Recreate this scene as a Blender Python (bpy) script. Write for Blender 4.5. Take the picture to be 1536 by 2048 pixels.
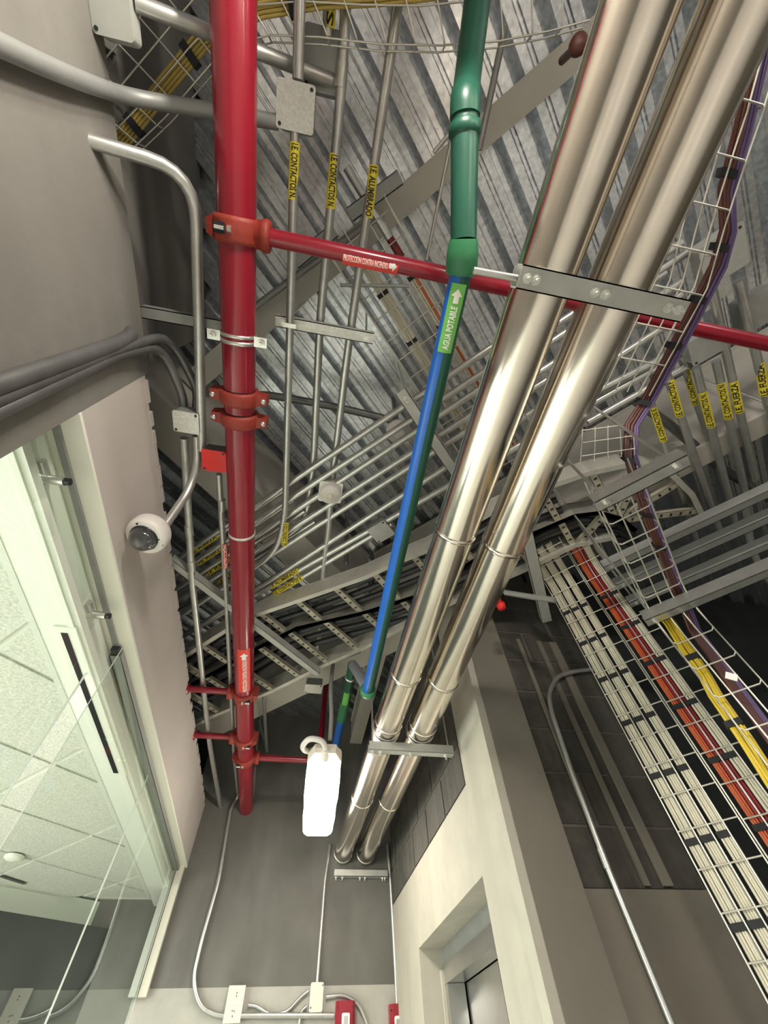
import bpy, bmesh, math, random
from mathutils import Vector, Matrix
random.seed(7)
for o in list(bpy.data.objects): bpy.data.objects.remove(o)
SC = bpy.context.scene
COL = SC.collection
V = Vector
# ------------------------------------------------------------------ camera
EYE = V((0, 0, 1.6))
YAW, PITCH, ROLL, FPX = 0.2288450, 0.9899238, -0.0636514, 810.427
def _cam_axes():
    cy, sy, cp, sp = math.cos(YAW), math.sin(YAW), math.cos(PITCH), math.sin(PITCH)
    f = V((sy*cp, cy*cp, sp)); r0 = V((cy, -sy, 0)); u0 = r0.cross(f)
    cr, sr = math.cos(ROLL), math.sin(ROLL)
    return cr*r0 + sr*u0, -sr*r0 + cr*u0, f
CR, CU, CF = _cam_axes()
cd = bpy.data.cameras.new('camera'); cam = bpy.data.objects.new('camera', cd); COL.objects.link(cam)
cam.matrix_world = Matrix(((CR.x, CU.x, -CF.x, EYE.x), (CR.y, CU.y, -CF.y, EYE.y), (CR.z, CU.z, -CF.z, EYE.z), (0, 0, 0, 1)))
cd.sensor_fit = 'HORIZONTAL'; cd.sensor_width = 36.0; cd.lens = FPX/1536*36.0; cd.clip_start = 0.02
SC.camera = cam
# ------------------------------------------------------------------ light and exposure
w = bpy.data.worlds.new('world'); SC.world = w; w.use_nodes = True
w.node_tree.nodes['Background'].inputs[0].default_value = (0.92, 0.94, 1.0, 1)
w.node_tree.nodes['Background'].inputs[1].default_value = 0.30
SC.view_settings.view_transform = 'Standard'
try: SC.view_settings.look = 'None'
except Exception: pass
SC.view_settings.gamma = 1.0; SC.view_settings.use_curve_mapping = False
SC.view_settings.exposure = 0.0
def area(name, loc, sx, sy, power, color, direction=(0, 0, -1)):
    l = bpy.data.lights.new(name, 'AREA'); l.shape = 'RECTANGLE'; l.size = sx; l.size_y = sy
    l.energy = power; l.color = color
    o = bpy.data.objects.new(name, l); COL.objects.link(o); o.location = loc
    o.rotation_euler = V(direction).to_track_quat('-Z', 'Y').to_euler()
    return o
area('office_light', (-2.6, 1.2, 2.58), 1.2, 0.6, 150, (1.0, 1.0, 0.94))
area('office_light', (-2.6, 3.0, 2.58), 1.2, 0.6, 85, (1.0, 1.0, 0.94))
area('office_fill', (-4.4, 1.2, 1.25), 3.6, 1.7, 190, (1.0, 1.0, 0.95), (1, 0.1, 0.25))  # unseen fill added to brighten the office ceiling, no window there
area('corridor_fill', (1.9, -1.6, 2.9), 1.2, 0.3, 48, (1.0, 0.94, 0.86), (-0.2, 0.25, -1))  # added fill with no fixture, brightens the block wall at right
LAMP_W = 34
def bulb(loc, power, radius=0.06):
    l = bpy.data.lights.new('lamp_bulb', 'POINT'); l.energy = power; l.color = (1.0, 0.93, 0.83); l.shadow_soft_size = radius
    o = bpy.data.objects.new('lamp_bulb', l); COL.objects.link(o); o.location = loc

# ------------------------------------------------------------------ survey helpers (turn a measured sight line into a point of a known plane)
S2 = math.sqrt(0.5)
def ray(px, py): return CR*(px-768) + CU*(1024-py) + CF*FPX
def az(px, py, h):
    d = ray(px, py); return EYE + d*((h-EYE.z)/d.z)
def ax(px, py, x):
    d = ray(px, py); return EYE + d*(x/d.x)
def ay(px, py, y):
    d = ray(px, py); return EYE + d*(y/d.y)
def av(px, py, v):
    d = ray(px, py); return EYE + d*(v/((d.x+d.y)*S2))
def uv(u, v, h): return V(((u+v)*S2, (v-u)*S2, h))       # the building grid is turned 45 degrees to the corridor
def touv(p): return ((p.x-p.y)*S2, (p.x+p.y)*S2)
DU, DV = V((S2, -S2, 0)), V((S2, S2, 0))
X, Y, Z = V((1, 0, 0)), V((0, 1, 0)), V((0, 0, 1))

# ------------------------------------------------------------------ materials
MATS = {}
def mat(name, color, rough=0.5, metal=0.0, noise=0.0, nscale=8.0, bump=0.0, bscale=60.0, spangle=0.0, sscale=60.0, coat=0.0,
        streak=None, emit=None, estr=0.0, trans=0.0, color2=None, blotch=0.0, coords='Object', aniso=0.0, alpha=1.0, ior=1.45):
    m = bpy.data.materials.new(name); m.use_nodes = True; MATS[name] = m
    nt = m.node_tree; n = nt.nodes; L = nt.links; b = n['Principled BSDF']
    b.inputs['Base Color'].default_value = (*color, 1); b.inputs['Roughness'].default_value = rough
    b.inputs['Metallic'].default_value = metal
    if coat: b.inputs['Coat Weight'].default_value = coat; b.inputs['Coat Roughness'].default_value = 0.12
    if trans: b.inputs['Transmission Weight'].default_value = trans; b.inputs['IOR'].default_value = ior
    if aniso: b.inputs['Anisotropic'].default_value = aniso
    if emit: b.inputs['Emission Color'].default_value = (*emit, 1); b.inputs['Emission Strength'].default_value = estr
    geo = n.new('ShaderNodeNewGeometry'); vec = geo.outputs['Position']
    cur = None
    def mixc(fac, a, bcol, kind='MIX'):
        mx = n.new('ShaderNodeMix'); mx.data_type = 'RGBA'; mx.blend_type = kind
        L.new(fac, mx.inputs[0])
        if isinstance(a, tuple): mx.inputs[6].default_value = (*a, 1)
        else: L.new(a, mx.inputs[6])
        if isinstance(bcol, tuple): mx.inputs[7].default_value = (*bcol, 1)
        else: L.new(bcol, mx.inputs[7])
        return mx.outputs[2]
    def ramp(out, lo, hi):
        r = n.new('ShaderNodeMapRange'); r.inputs[1].default_value = lo; r.inputs[2].default_value = hi; L.new(out, r.inputs[0]); return r.outputs[0]
    if noise:
        t = n.new('ShaderNodeTexNoise'); t.inputs['Scale'].default_value = nscale; t.inputs['Detail'].default_value = 6; t.inputs['Roughness'].default_value = 0.6
        L.new(vec, t.inputs['Vector'])
        c2 = color2 or tuple(c*(1-noise) for c in color)
        cur = mixc(ramp(t.outputs['Fac'], 0.35, 0.68), color, c2)
    if blotch:
        t = n.new('ShaderNodeTexNoise'); t.inputs['Scale'].default_value = 1.7; t.inputs['Detail'].default_value = 4
        L.new(vec, t.inputs['Vector'])
        base = cur if cur is not None else color
        cur = mixc(ramp(t.outputs['Fac'], 0.4, 0.66), base, tuple(c*(1-blotch) for c in color))
    if streak:
        mp = n.new('ShaderNodeMapping'); mp.inputs['Scale'].default_value = streak[:3]; L.new(vec, mp.inputs[0])
        t = n.new('ShaderNodeTexNoise'); t.inputs['Scale'].default_value = 1.0; t.inputs['Detail'].default_value = 5; L.new(mp.outputs[0], t.inputs['Vector'])
        base = cur if cur is not None else color
        cur = mixc(ramp(t.outputs['Fac'], 0.42, 0.72), base, streak[3])
    if spangle:
        t = n.new('ShaderNodeTexVoronoi'); t.inputs['Scale'].default_value = sscale; L.new(vec, t.inputs['Vector'])
        bw = n.new('ShaderNodeSeparateColor'); L.new(t.outputs['Color'], bw.inputs[0])
        base = cur if cur is not None else color
        cur = mixc(bw.outputs[0], base, tuple(c*(1-spangle) for c in color))
        r = n.new('ShaderNodeMapRange'); r.inputs[3].default_value = max(0.05, rough-0.13); r.inputs[4].default_value = rough+0.16
        L.new(bw.outputs[1], r.inputs[0]); L.new(r.outputs[0], b.inputs['Roughness'])
    if cur is not None: L.new(cur, b.inputs['Base Color'])
    if bump:
        t = n.new('ShaderNodeTexNoise'); t.inputs['Scale'].default_value = bscale; t.inputs['Detail'].default_value = 5; L.new(vec, t.inputs['Vector'])
        bp = n.new('ShaderNodeBump'); bp.inputs['Strength'].default_value = bump; bp.inputs['Distance'].default_value = 0.01
        L.new(t.outputs['Fac'], bp.inputs['Height']); L.new(bp.outputs[0], b.inputs['Normal'])
    return m
M = MATS
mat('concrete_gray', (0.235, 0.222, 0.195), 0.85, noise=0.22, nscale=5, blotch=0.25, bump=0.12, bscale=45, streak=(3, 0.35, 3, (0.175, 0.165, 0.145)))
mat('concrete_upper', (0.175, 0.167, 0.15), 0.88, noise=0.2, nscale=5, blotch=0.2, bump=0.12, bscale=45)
mat('concrete_back', (0.150, 0.144, 0.127), 0.82, noise=0.25, nscale=2.6, blotch=0.28, bump=0.08, bscale=40, streak=(4, 4, 1.0, (0.175, 0.17, 0.155)))
mat('wainscot_gray', (0.42, 0.405, 0.36), 0.7, noise=0.15, nscale=7, bump=0.06)
mat('block_dark', (0.078, 0.073, 0.062), 0.9, noise=0.35, nscale=16, bump=0.35, bscale=110, streak=(14, 14, 0.8, (0.105, 0.097, 0.082)))
mat('mortar', (0.16, 0.147, 0.122), 0.92, noise=0.3, nscale=20, bump=0.3, bscale=80)
mat('plaster_brown', (0.215, 0.195, 0.158), 0.85, noise=0.2, nscale=3.0, blotch=0.22, bump=0.1, bscale=30)
mat('plaster_beige', (0.47, 0.44, 0.37), 0.8, noise=0.14, nscale=6, bump=0.14, bscale=26, streak=(9, 9, 1.0, (0.40, 0.375, 0.315)))
mat('gypsum_white', (0.54, 0.49, 0.445), 0.75, noise=0.07, nscale=3, bump=0.04, bscale=30)
mat('paint_cream', (0.60, 0.58, 0.49), 0.65, noise=0.08, nscale=4, bump=0.04)
mat('office_white', (0.78, 0.81, 0.71), 0.7, noise=0.04, nscale=4)
mat('tile_white', (0.70, 0.72, 0.62), 0.85, noise=0.34, nscale=95, bump=0.18, bscale=150)
mat('grid_white', (0.66, 0.69, 0.60), 0.5)
mat('lit_white', (0.86, 0.84, 0.74), 0.6)
mat('beam_cream', (0.50, 0.475, 0.415), 0.6, noise=0.08, nscale=6, bump=0.04)
mat('deck_galv', (0.86, 0.88, 0.91), 0.26, 0.93, noise=0.34, nscale=45, bump=0.06, bscale=7)
mat('slab', (0.05, 0.05, 0.05), 0.9)
mat('galv', (0.58, 0.58, 0.55), 0.33, 0.75, noise=0.15, nscale=25)
mat('box_pale', (0.46, 0.47, 0.43), 0.55, 0.1, noise=0.12, nscale=9)
mat('galv_strut', (0.50, 0.50, 0.465), 0.48, 0.35, noise=0.14, nscale=18)
mat('cable_mustard', (0.47, 0.35, 0.085), 0.5, noise=0.15, nscale=60)
mat('galv_bright', (0.78, 0.78, 0.72), 0.42, 0.4, spangle=0.22, sscale=170, noise=0.1, nscale=30)
mat('galv_dull', (0.33, 0.335, 0.32), 0.5, 0.4, noise=0.12, nscale=10)
mat('galv_dark', (0.20, 0.20, 0.195), 0.45, 0.6, noise=0.2, nscale=14)
mat('zinc', (0.75, 0.74, 0.70), 0.28, 0.9, noise=0.1, nscale=30)
mat('cladding', (0.86, 0.79, 0.70), 0.17, 1.0, noise=0.08, nscale=9, bump=0.035, bscale=7)
mat('red_paint', (0.27, 0.006, 0.020), 0.28, coat=0.35, noise=0.10, nscale=6)
mat('red_coupling', (0.30, 0.032, 0.018), 0.55, noise=0.18, nscale=40, bump=0.15, bscale=90)
mat('red_bright', (0.72, 0.02, 0.012), 0.45)
mat('red_label', (0.75, 0.055, 0.035), 0.5)
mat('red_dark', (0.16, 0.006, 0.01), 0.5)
mat('white_print', (0.86, 0.84, 0.80), 0.6)
mat('blue_pipe', (0.012, 0.125, 0.52), 0.38, noise=0.10, nscale=30)
mat('green_pipe', (0.010, 0.082, 0.050), 0.40, noise=0.12, nscale=20)
mat('green_coupling', (0.035, 0.20, 0.085), 0.42, noise=0.1, nscale=20)
mat('green_label', (0.16, 0.47, 0.10), 0.55)
mat('yellow_label', (0.78, 0.64, 0.05), 0.55)
mat('black_print', (0.02, 0.018, 0.01), 0.6)
mat('black_strap', (0.012, 0.012, 0.014), 0.75)
mat('black_cable', (0.02, 0.02, 0.024), 0.5)
mat('cable_white', (0.62, 0.58, 0.46), 0.5, noise=0.1, nscale=20)
mat('cable_orange', (0.52, 0.10, 0.03), 0.45)
mat('cable_red', (0.26, 0.012, 0.022), 0.45)
mat('cable_yellow', (0.62, 0.45, 0.03), 0.45)
mat('cable_brown', (0.10, 0.032, 0.024), 0.5)
mat('cable_purple', (0.12, 0.075, 0.19), 0.5)
mat('wire', (0.66, 0.64, 0.56), 0.38, 0.7)
mat('rust', (0.30, 0.25, 0.18), 0.6, 0.5, noise=0.4, nscale=20, color2=(0.2, 0.13, 0.08))
mat('plastic_white', (0.72, 0.68, 0.63), 0.45)
mat('plastic_cream', (0.74, 0.68, 0.58), 0.45)
mat('plastic_black', (0.02, 0.02, 0.022), 0.35)
mat('gray_pvc', (0.20, 0.21, 0.23), 0.45)
mat('lamp_diffuser', (1, 1, 1), 0.4, emit=(1.0, 0.93, 0.80), estr=9.0)
mat('steel_brushed', (0.62, 0.62, 0.60), 0.30, 0.95, noise=0.1, nscale=6)
mat('floor_gray', (0.60, 0.59, 0.55), 0.35, noise=0.1, nscale=4)
mat('dark_void', (0.02, 0.024, 0.024), 0.9)  # unlit depth painted in as near-black; also the dark glazed office wall
def glass_mat():
    m = bpy.data.materials.new('glass_clear'); m.use_nodes = True; n = m.node_tree.nodes; L = m.node_tree.links
    n.clear(); out = n.new('ShaderNodeOutputMaterial'); tr = n.new('ShaderNodeBsdfTransparent'); gl = n.new('ShaderNodeBsdfGlossy'); mx = n.new('ShaderNodeMixShader')
    fr = n.new('ShaderNodeFresnel'); fr.inputs[0].default_value = 1.5
    tr.inputs[0].default_value = (0.965, 0.985, 0.968, 1); gl.inputs['Roughness'].default_value = 0.0; gl.inputs[0].default_value = (0.9, 1, 0.95, 1)
    ge = n.new('ShaderNodeNewGeometry'); mt = n.new('ShaderNodeMath'); mt.operation = 'SUBTRACT'; mt.use_clamp = True
    L.new(fr.outputs[0], mt.inputs[0]); L.new(ge.outputs['Backfacing'], mt.inputs[1]); L.new(mt.outputs[0], mx.inputs[0]); L.new(tr.outputs[0], mx.inputs[1]); L.new(gl.outputs[0], mx.inputs[2]); L.new(mx.outputs[0], out.inputs[0]); M['glass'] = m
    m2 = bpy.data.materials.new('glass_edge'); m2.use_nodes = True; b = m2.node_tree.nodes['Principled BSDF']
    b.inputs['Base Color'].default_value = (0.62, 0.66, 0.60, 1); b.inputs['Roughness'].default_value = 0.12; M['glass_edge'] = m2
    m3 = bpy.data.materials.new('dome_clear'); m3.use_nodes = True; b = m3.node_tree.nodes['Principled BSDF']
    b.inputs['Base Color'].default_value = (0.12, 0.12, 0.125, 1); b.inputs['Metallic'].default_value = 0.5; b.inputs['Roughness'].default_value = 0.08; b.inputs['Coat Weight'].default_value = 1.0
    t = m3.node_tree.nodes.new('ShaderNodeTexNoise'); t.inputs['Scale'].default_value = 26; t.inputs['Detail'].default_value = 3; t.inputs['Distortion'].default_value = 3
    bp = m3.node_tree.nodes.new('ShaderNodeBump'); bp.inputs['Strength'].default_value = 1.0; bp.inputs['Distance'].default_value = 0.02
    m3.node_tree.links.new(t.outputs[0], bp.inputs['Height']); m3.node_tree.links.new(bp.outputs[0], b.inputs['Normal']); M['dome'] = m3
glass_mat()

# ------------------------------------------------------------------ mesh builder
WL = {}                                                    # world location of every object built
class G:
    def __init__(s): s.v = []; s.f = []; s.sm = []
    def add(s, verts, faces, smooth=False):
        k = len(s.v); s.v += [V(p) for p in verts]
        for f in faces: s.f.append([i+k for i in f]); s.sm.append(smooth)
        return s
    def box(s, c, size, ex=X, ey=Y, ez=Z, bev=0.0):
        c = V(c); hx, hy, hz = size[0]/2, size[1]/2, size[2]/2
        if bev <= 0:
            p = [c + ex*(a*hx) + ey*(b*hy) + ez*(d*hz) for a in (-1, 1) for b in (-1, 1) for d in (-1, 1)]
            return s.add(p, [(0, 1, 3, 2), (4, 6, 7, 5), (0, 4, 5, 1), (2, 3, 7, 6), (0, 2, 6, 4), (1, 5, 7, 3)])
        b = min(bev, hx*0.9, hy*0.9)                     # rounded in the ex/ey plane
        pts = []
        for (sx, sy, a0) in ((1, 1, 0), (-1, 1, 90), (-1, -1, 180), (1, -1, 270)):
            for k in range(4):
                a = math.radians(a0+30*k); pts.append((sx*(hx-b)+b*math.cos(a), sy*(hy-b)+b*math.sin(a)))
        return s.prism([c + ex*x + ey*y - ez*hz for x, y in pts], ez*(2*hz))
    def prism(s, base, ext, smooth=False):
        n = len(base); base = [V(p) for p in base]; ext = V(ext)
        fs = [tuple(range(n-1, -1, -1)), tuple(range(n, 2*n))] + [(i, (i+1) % n, n+(i+1) % n, n+i) for i in range(n)]
        return s.add(base+[p+ext for p in base], fs, smooth)
    def bar(s, a, b, wd, ht, up=Z):                      # rectangular bar
        a, b = V(a), V(b); d = (b-a); L = d.length; d.normalize(); side = d.cross(up).normalized(); u2 = side.cross(d)
        return s.box((a+b)/2, (L, wd, ht), d, side, u2)
    def channel(s, a, b, wd, ht, t=0.003, up=Z, closed='bottom'):   # U-channel, web at the bottom by default
        a, b = V(a), V(b); d = (b-a); L = d.length; d.normalize(); side = d.cross(up).normalized(); u2 = side.cross(d); c = (a+b)/2
        k = -1 if closed == 'bottom' else 1
        s.box(c+u2*(k*(ht/2-t/2)), (L, wd, t), d, side, u2)
        for q in (-1, 1): s.box(c+side*(q*(wd/2-t/2)), (L, t, ht), d, side, u2)
        return s
    def tube(s, pts, r, seg=14, fillet=0.0, caps=True, smooth=True, nf=6):
        P = [V(p) for p in pts]
        if fillet > 0 and len(P) > 2:
            Q = [P[0]]
            for i in range(1, len(P)-1):
                a, b, c = P[i-1], P[i], P[i+1]; d1 = (a-b); d2 = (c-b); l1, l2 = d1.length, d2.length; d1.normalize(); d2.normalize()
                k = min(fillet, l1*0.48, l2*0.48)
                for j in range(nf+1):
                    t = j/nf; Q.append((b+d1*k)*(1-t)**2 + b*(2*t*(1-t)) + (b+d2*k)*t*t)
            Q.append(P[-1]); P = Q
        n = len(P); rr = r if isinstance(r, (list, tuple)) else [r]*n
        tang = []
        for i in range(n):
            a = P[max(i-1, 0)]; b = P[min(i+1, n-1)]; tang.append((b-a).normalized())
        t0 = tang[0]; ref = Z if abs(t0.z) < 0.9 else X
        nrm = t0.cross(ref).normalized(); verts = []
        for i in range(n):
            nrm = (nrm - tang[i]*nrm.dot(tang[i])).normalized(); bn = tang[i].cross(nrm)
            for k in range(seg):
                a = 2*math.pi*k/seg; verts.append(P[i] + (nrm*math.cos(a)+bn*math.sin(a))*rr[i])
        fs = [(i*seg+k, i*seg+(k+1) % seg, (i+1)*seg+(k+1) % seg, (i+1)*seg+k) for i in range(n-1) for k in range(seg)]
        s.add(verts, fs, smooth)
        if caps: s.add(verts[:seg], [tuple(range(seg-1, -1, -1))]); s.add(verts[-seg:], [tuple(range(seg))])
        return s
    def cyl(s, a, b, r, seg=14, r2=None, caps=True, smooth=True): return s.tube([a, b], [r, r if r2 is None else r2], seg, 0, caps, smooth)
    def lathe(s, c, axis, prof, seg=24, smooth=True):    # prof: (radius, height along axis)
        axis = V(axis).normalized(); ref = X if abs(axis.x) < 0.9 else Y
        e1 = axis.cross(ref).normalized(); e2 = axis.cross(e1); c = V(c); vs = []
        for r, h in prof:
            for k in range(seg):
                a = 2*math.pi*k/seg; vs.append(c+axis*h+(e1*math.cos(a)+e2*math.sin(a))*r)
        n = len(prof)
        s.add(vs, [(i*seg+k, i*seg+(k+1) % seg, (i+1)*seg+(k+1) % seg, (i+1)*seg+k) for i in range(n-1) for k in range(seg)], smooth)
        if prof[0][0] > 1e-5: s.add(vs[:seg], [tuple(range(seg-1, -1, -1))])
        if prof[-1][0] > 1e-5: s.add(vs[-seg:], [tuple(range(seg))])
        return s
    def patch(s, c, D, N, r, half, length, n=8):         # curved label lying on a pipe
        D = V(D).normalized(); N = V(N).normalized(); U = N.cross(D); c = V(c); vs = []
        for i in range(n+1):
            a = -half+2*half*i/n; q = N*math.cos(a)+U*math.sin(a)
            vs += [c-D*(length/2)+q*r, c+D*(length/2)+q*r]
        return s.add(vs, [(2*i, 2*i+1, 2*i+3, 2*i+2) for i in range(n)], True)
    def obj(s, name, m, parent=None, label=None):
        lo = V([min(p[i] for p in s.v) for i in range(3)]); hi = V([max(p[i] for p in s.v) for i in range(3)]); c = (lo+hi)/2
        me = bpy.data.meshes.new(name); me.from_pydata([tuple(p-c) for p in s.v], [], s.f); me.update()
        me.polygons.foreach_set('use_smooth', s.sm)
        bm = bmesh.new(); bm.from_mesh(me); bmesh.ops.recalc_face_normals(bm, faces=bm.faces); bm.to_mesh(me); bm.free()
        me.materials.append(M[m] if isinstance(m, str) else m)
        o = bpy.data.objects.new(name, me); COL.objects.link(o)
        base = WL[parent] if parent else V((0, 0, 0))
        o.parent = parent; o.location = c-base; WL[o] = c
        if label: o['label'] = label
        return o
def thing(name, loc, label, cat, group=None):
    o = bpy.data.objects.new(name, None); COL.objects.link(o); o.location = V(loc); o.empty_display_size = 0.05; WL[o] = V(loc)
    o['label'] = label; o['category'] = cat
    if group: o['group'] = group
    return o
def tag(o, label, cat, group=None):
    o['label'] = label; o['category'] = cat
    if group: o['group'] = group
    return o
def struct(o): o['kind'] = 'structure'; return o
def stuff(o): o['kind'] = 'stuff'; return o
def twin(o, delta, parent=None):                           # another part sharing its mesh
    c = o.copy(); COL.objects.link(c); p = parent or o.parent
    c.parent = p; c.location = o.location+V(delta) if p == o.parent else WL[o]+V(delta)-WL[p]; WL[c] = WL[o]+V(delta); return c
def writing(txt, c, D, N, size, length, r, m, parent, name='lettering', eps=0.0008, arrow=None, bold=0.0):
    cu = bpy.data.curves.new('t', 'FONT'); cu.body = txt; cu.size = 1.0; cu.align_x = 'CENTER'; cu.offset = bold; cu.resolution_u = 2
    to = bpy.data.objects.new('t', cu); COL.objects.link(to)
    dg = bpy.context.evaluated_depsgraph_get(); me = bpy.data.meshes.new_from_object(to.evaluated_get(dg))
    vs = [v.co.copy() for v in me.vertices]; fs = [tuple(p.vertices) for p in me.polygons]
    bpy.data.objects.remove(to); bpy.data.curves.remove(cu); bpy.data.meshes.remove(me)
    if not vs: return None
    x0 = min(v.x for v in vs); x1 = max(v.x for v in vs); y0 = min(v.y for v in vs); y1 = max(v.y for v in vs)
    sx = length/(x1-x0); sy = size/(y1-y0)
    D = V(D).normalized(); N = V(N); N = (N-D*N.dot(D)).normalized(); U = N.cross(D); c = V(c); out = []
    extra = []
    if arrow:
        a0, al, ah = arrow
        pts = [(a0, -ah*0.28), (a0+al*0.5, -ah*0.28), (a0+al*0.5, -ah*0.6), (a0+al, 0), (a0+al*0.5, ah*0.6), (a0+al*0.5, ah*0.28), (a0, ah*0.28)]
        extra = pts
    def place(x, y):
        if r: a = y/r; return c+D*x+(N*math.cos(a)+U*math.sin(a))*(r+eps)
        return c+D*x+U*y+N*eps
    bm = bmesh.new(); bv = [bm.verts.new(((v.x-(x0+x1)/2)*sx, (v.y-(y0+y1)/2)*sy, 0)) for v in vs]
    for f in fs:
        try: bm.faces.new([bv[i] for i in f])
        except ValueError: pass
    if extra:
        ev = [bm.verts.new((x, y, 0)) for x, y in extra]
        for f in ((0, 1, 5, 6), (2, 3, 4), (1, 2, 4, 5)): bm.faces.new([ev[i] for i in f])
    if r:                                                   # cut the letters into strips so they wrap round the pipe
        hh = max(size/2, arrow[2]*0.6 if arrow else 0); ns = max(3, int(2*hh/r/0.22))
        for i in range(1, ns):
            bmesh.ops.bisect_plane(bm, geom=bm.verts[:]+bm.edges[:]+bm.faces[:], plane_co=(0, -hh+2*hh*i/ns, 0), plane_no=(0, 1, 0))
    bm.verts.index_update()
    g = G(); g.add([place(v.co.x, v.co.y) for v in bm.verts], [tuple(v.index for v in f.verts) for f in bm.faces]); bm.free()
    o = g.obj(name, m, parent)
    return o
def toward_eye(p, D):
    n = EYE-V(p); D = V(D).normalized(); return (n-D*n.dot(D)).normalized()

# ================================================================== SETTING
XG = -0.82
HB = 4.00                                                  # underside of the deck ribs
XL, XR, YB = -0.753, 0.84, 4.17
struct(G().box((0.8, 1.5, -0.05), (9.6, 11, 0.1)).obj('floor', 'floor_gray'))
ceil = struct(G().box((0.6, 1.6, HB+0.18), (10.4, 11.4, 0.12)).obj('ceiling', 'slab'))
# galvanised deck sheets, five ribs each, running at 45 degrees
PIT = 0.166
def deck_profile(k0):
    pts = []
    for k in range(5):
        b = k0+k*PIT
        pts += [(b, 0.078), (b+0.022, 0.078), (b+0.048, 0.0), (b+0.082, 0.0), (b+0.085, 0.012), (b+0.090, 0.012), (b+0.092, 0.003), (b+0.100, 0.003), (b+0.102, 0.012), (b+0.107, 0.012), (b+0.110, 0.0), (b+0.142, 0.0)]
    pts.append((k0+5*PIT, 0.078))
    return pts
for k in range(-5, 6):
    prof = deck_profile(k*5*PIT+0.02)
    g = G(); va, vb = -3.9, 5.3
    vs = []
    for u, z in prof: vs += [uv(u, va, HB+z), uv(u, vb, HB+z)]
    g.add(vs, [(2*i, 2*i+1, 2*i+3, 2*i+2) for i in range(len(prof)-1)])
    g.obj('deck_sheet', 'deck_galv', ceil)
# left concrete wall: thicker lower part, thin set-back upper part with a hole for the cable tray
wl = struct(G().box((XL-0.11, -1.98, 1.602), (0.22, 5.04, 3.204)).obj('wall_left', 'concrete_gray'))
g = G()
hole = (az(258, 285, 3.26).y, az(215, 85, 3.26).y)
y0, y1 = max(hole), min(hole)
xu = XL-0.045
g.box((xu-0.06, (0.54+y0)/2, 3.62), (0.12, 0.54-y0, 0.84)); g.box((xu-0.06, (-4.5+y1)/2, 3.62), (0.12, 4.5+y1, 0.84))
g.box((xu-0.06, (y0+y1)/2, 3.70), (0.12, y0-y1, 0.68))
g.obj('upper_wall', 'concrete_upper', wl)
# white gypsum bulkhead over the office glass
wh = struct(G().box((XL-0.05, (0.54+YB)/2, (2.765+3.17)/2), (0.10, YB-0.54, 0.405)).obj('trim_1', 'gypsum_white'))
g = G()
yy = 0.56
while yy < YB-0.1:
    L = random.uniform(0.05, 0.16); g.box((XL-0.05+0.002, yy+L/2, 3.17+random.uniform(0, 0.008)), (0.102, L, 0.024)); yy += L+random.uniform(0.0, 0.06)
g.obj('ragged_edge', 'gypsum_white', wh)
G().box((XL-0.052, (0.54+YB)/2, 2.760), (0.11, YB-0.54, 0.012)).obj('bottom_return', 'lit_white', wh)  # strong light on the underside put in as a paler colour
# back wall with a paler band low down
wb = struct(G().box((0.05, YB+0.06, 3.13), (1.80, 0.12, 1.96)).obj('wall_back', 'concrete_back'))
G().box((0.05, YB+0.062, 1.077), (1.80, 0.12, 2.154)).obj('painted_band', 'wainscot_gray', wb)
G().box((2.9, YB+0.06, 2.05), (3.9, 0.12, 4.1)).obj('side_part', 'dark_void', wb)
# lift-side wall (faces the corridor) with opening and block panels
ZT = 2.19; Y0, Y1 = 2.17, 3.42; YC = 1.795
wr = struct(G().box((XR+0.10, (YC+Y0)/2, 1.75), (0.20, Y0-YC, 3.50)).obj('wall_right', 'plaster_beige'))
G().box((XR+0.10, (Y0+Y1)/2, (ZT+2.545)/2), (0.20, Y1-Y0, 2.545-ZT)).obj('lintel', 'plaster_beige', wr)
G().box((XR+0.10, (Y1+YB)/2, 2.545/2), (0.20, YB-Y1, 2.545)).obj('pier', 'plaster_beige', wr)
G().box((XR+0.096, (Y0+YB)/2, 3.04), (0.18, YB-Y0, 0.99)).obj('mortar_bed', 'mortar', wr)
G().box((XR+0.012, (YC+1.86)/2-0.0, 1.75), (0.045, 0.07, 3.5)).obj('corner_bead', 'plaster_beige', wr)
# blocks on the lift side
for r in range(5):
    z = 2.555+r*0.2; off = 0.2 if r % 2 else 0.0
    yb_ = Y0+0.006-off
    while yb_ < YB-0.02:
        a = max(yb_, Y0+0.006); b = min(yb_+0.39, YB-0.01)
        if b-a > 0.03: G().box((XR+0.015, (a+b)/2, z+0.094), (0.03-random.uniform(0, 0.003), b-a-0.011, 0.189)).obj('block', 'block_dark', wr)
        yb_ += 0.40
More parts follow.
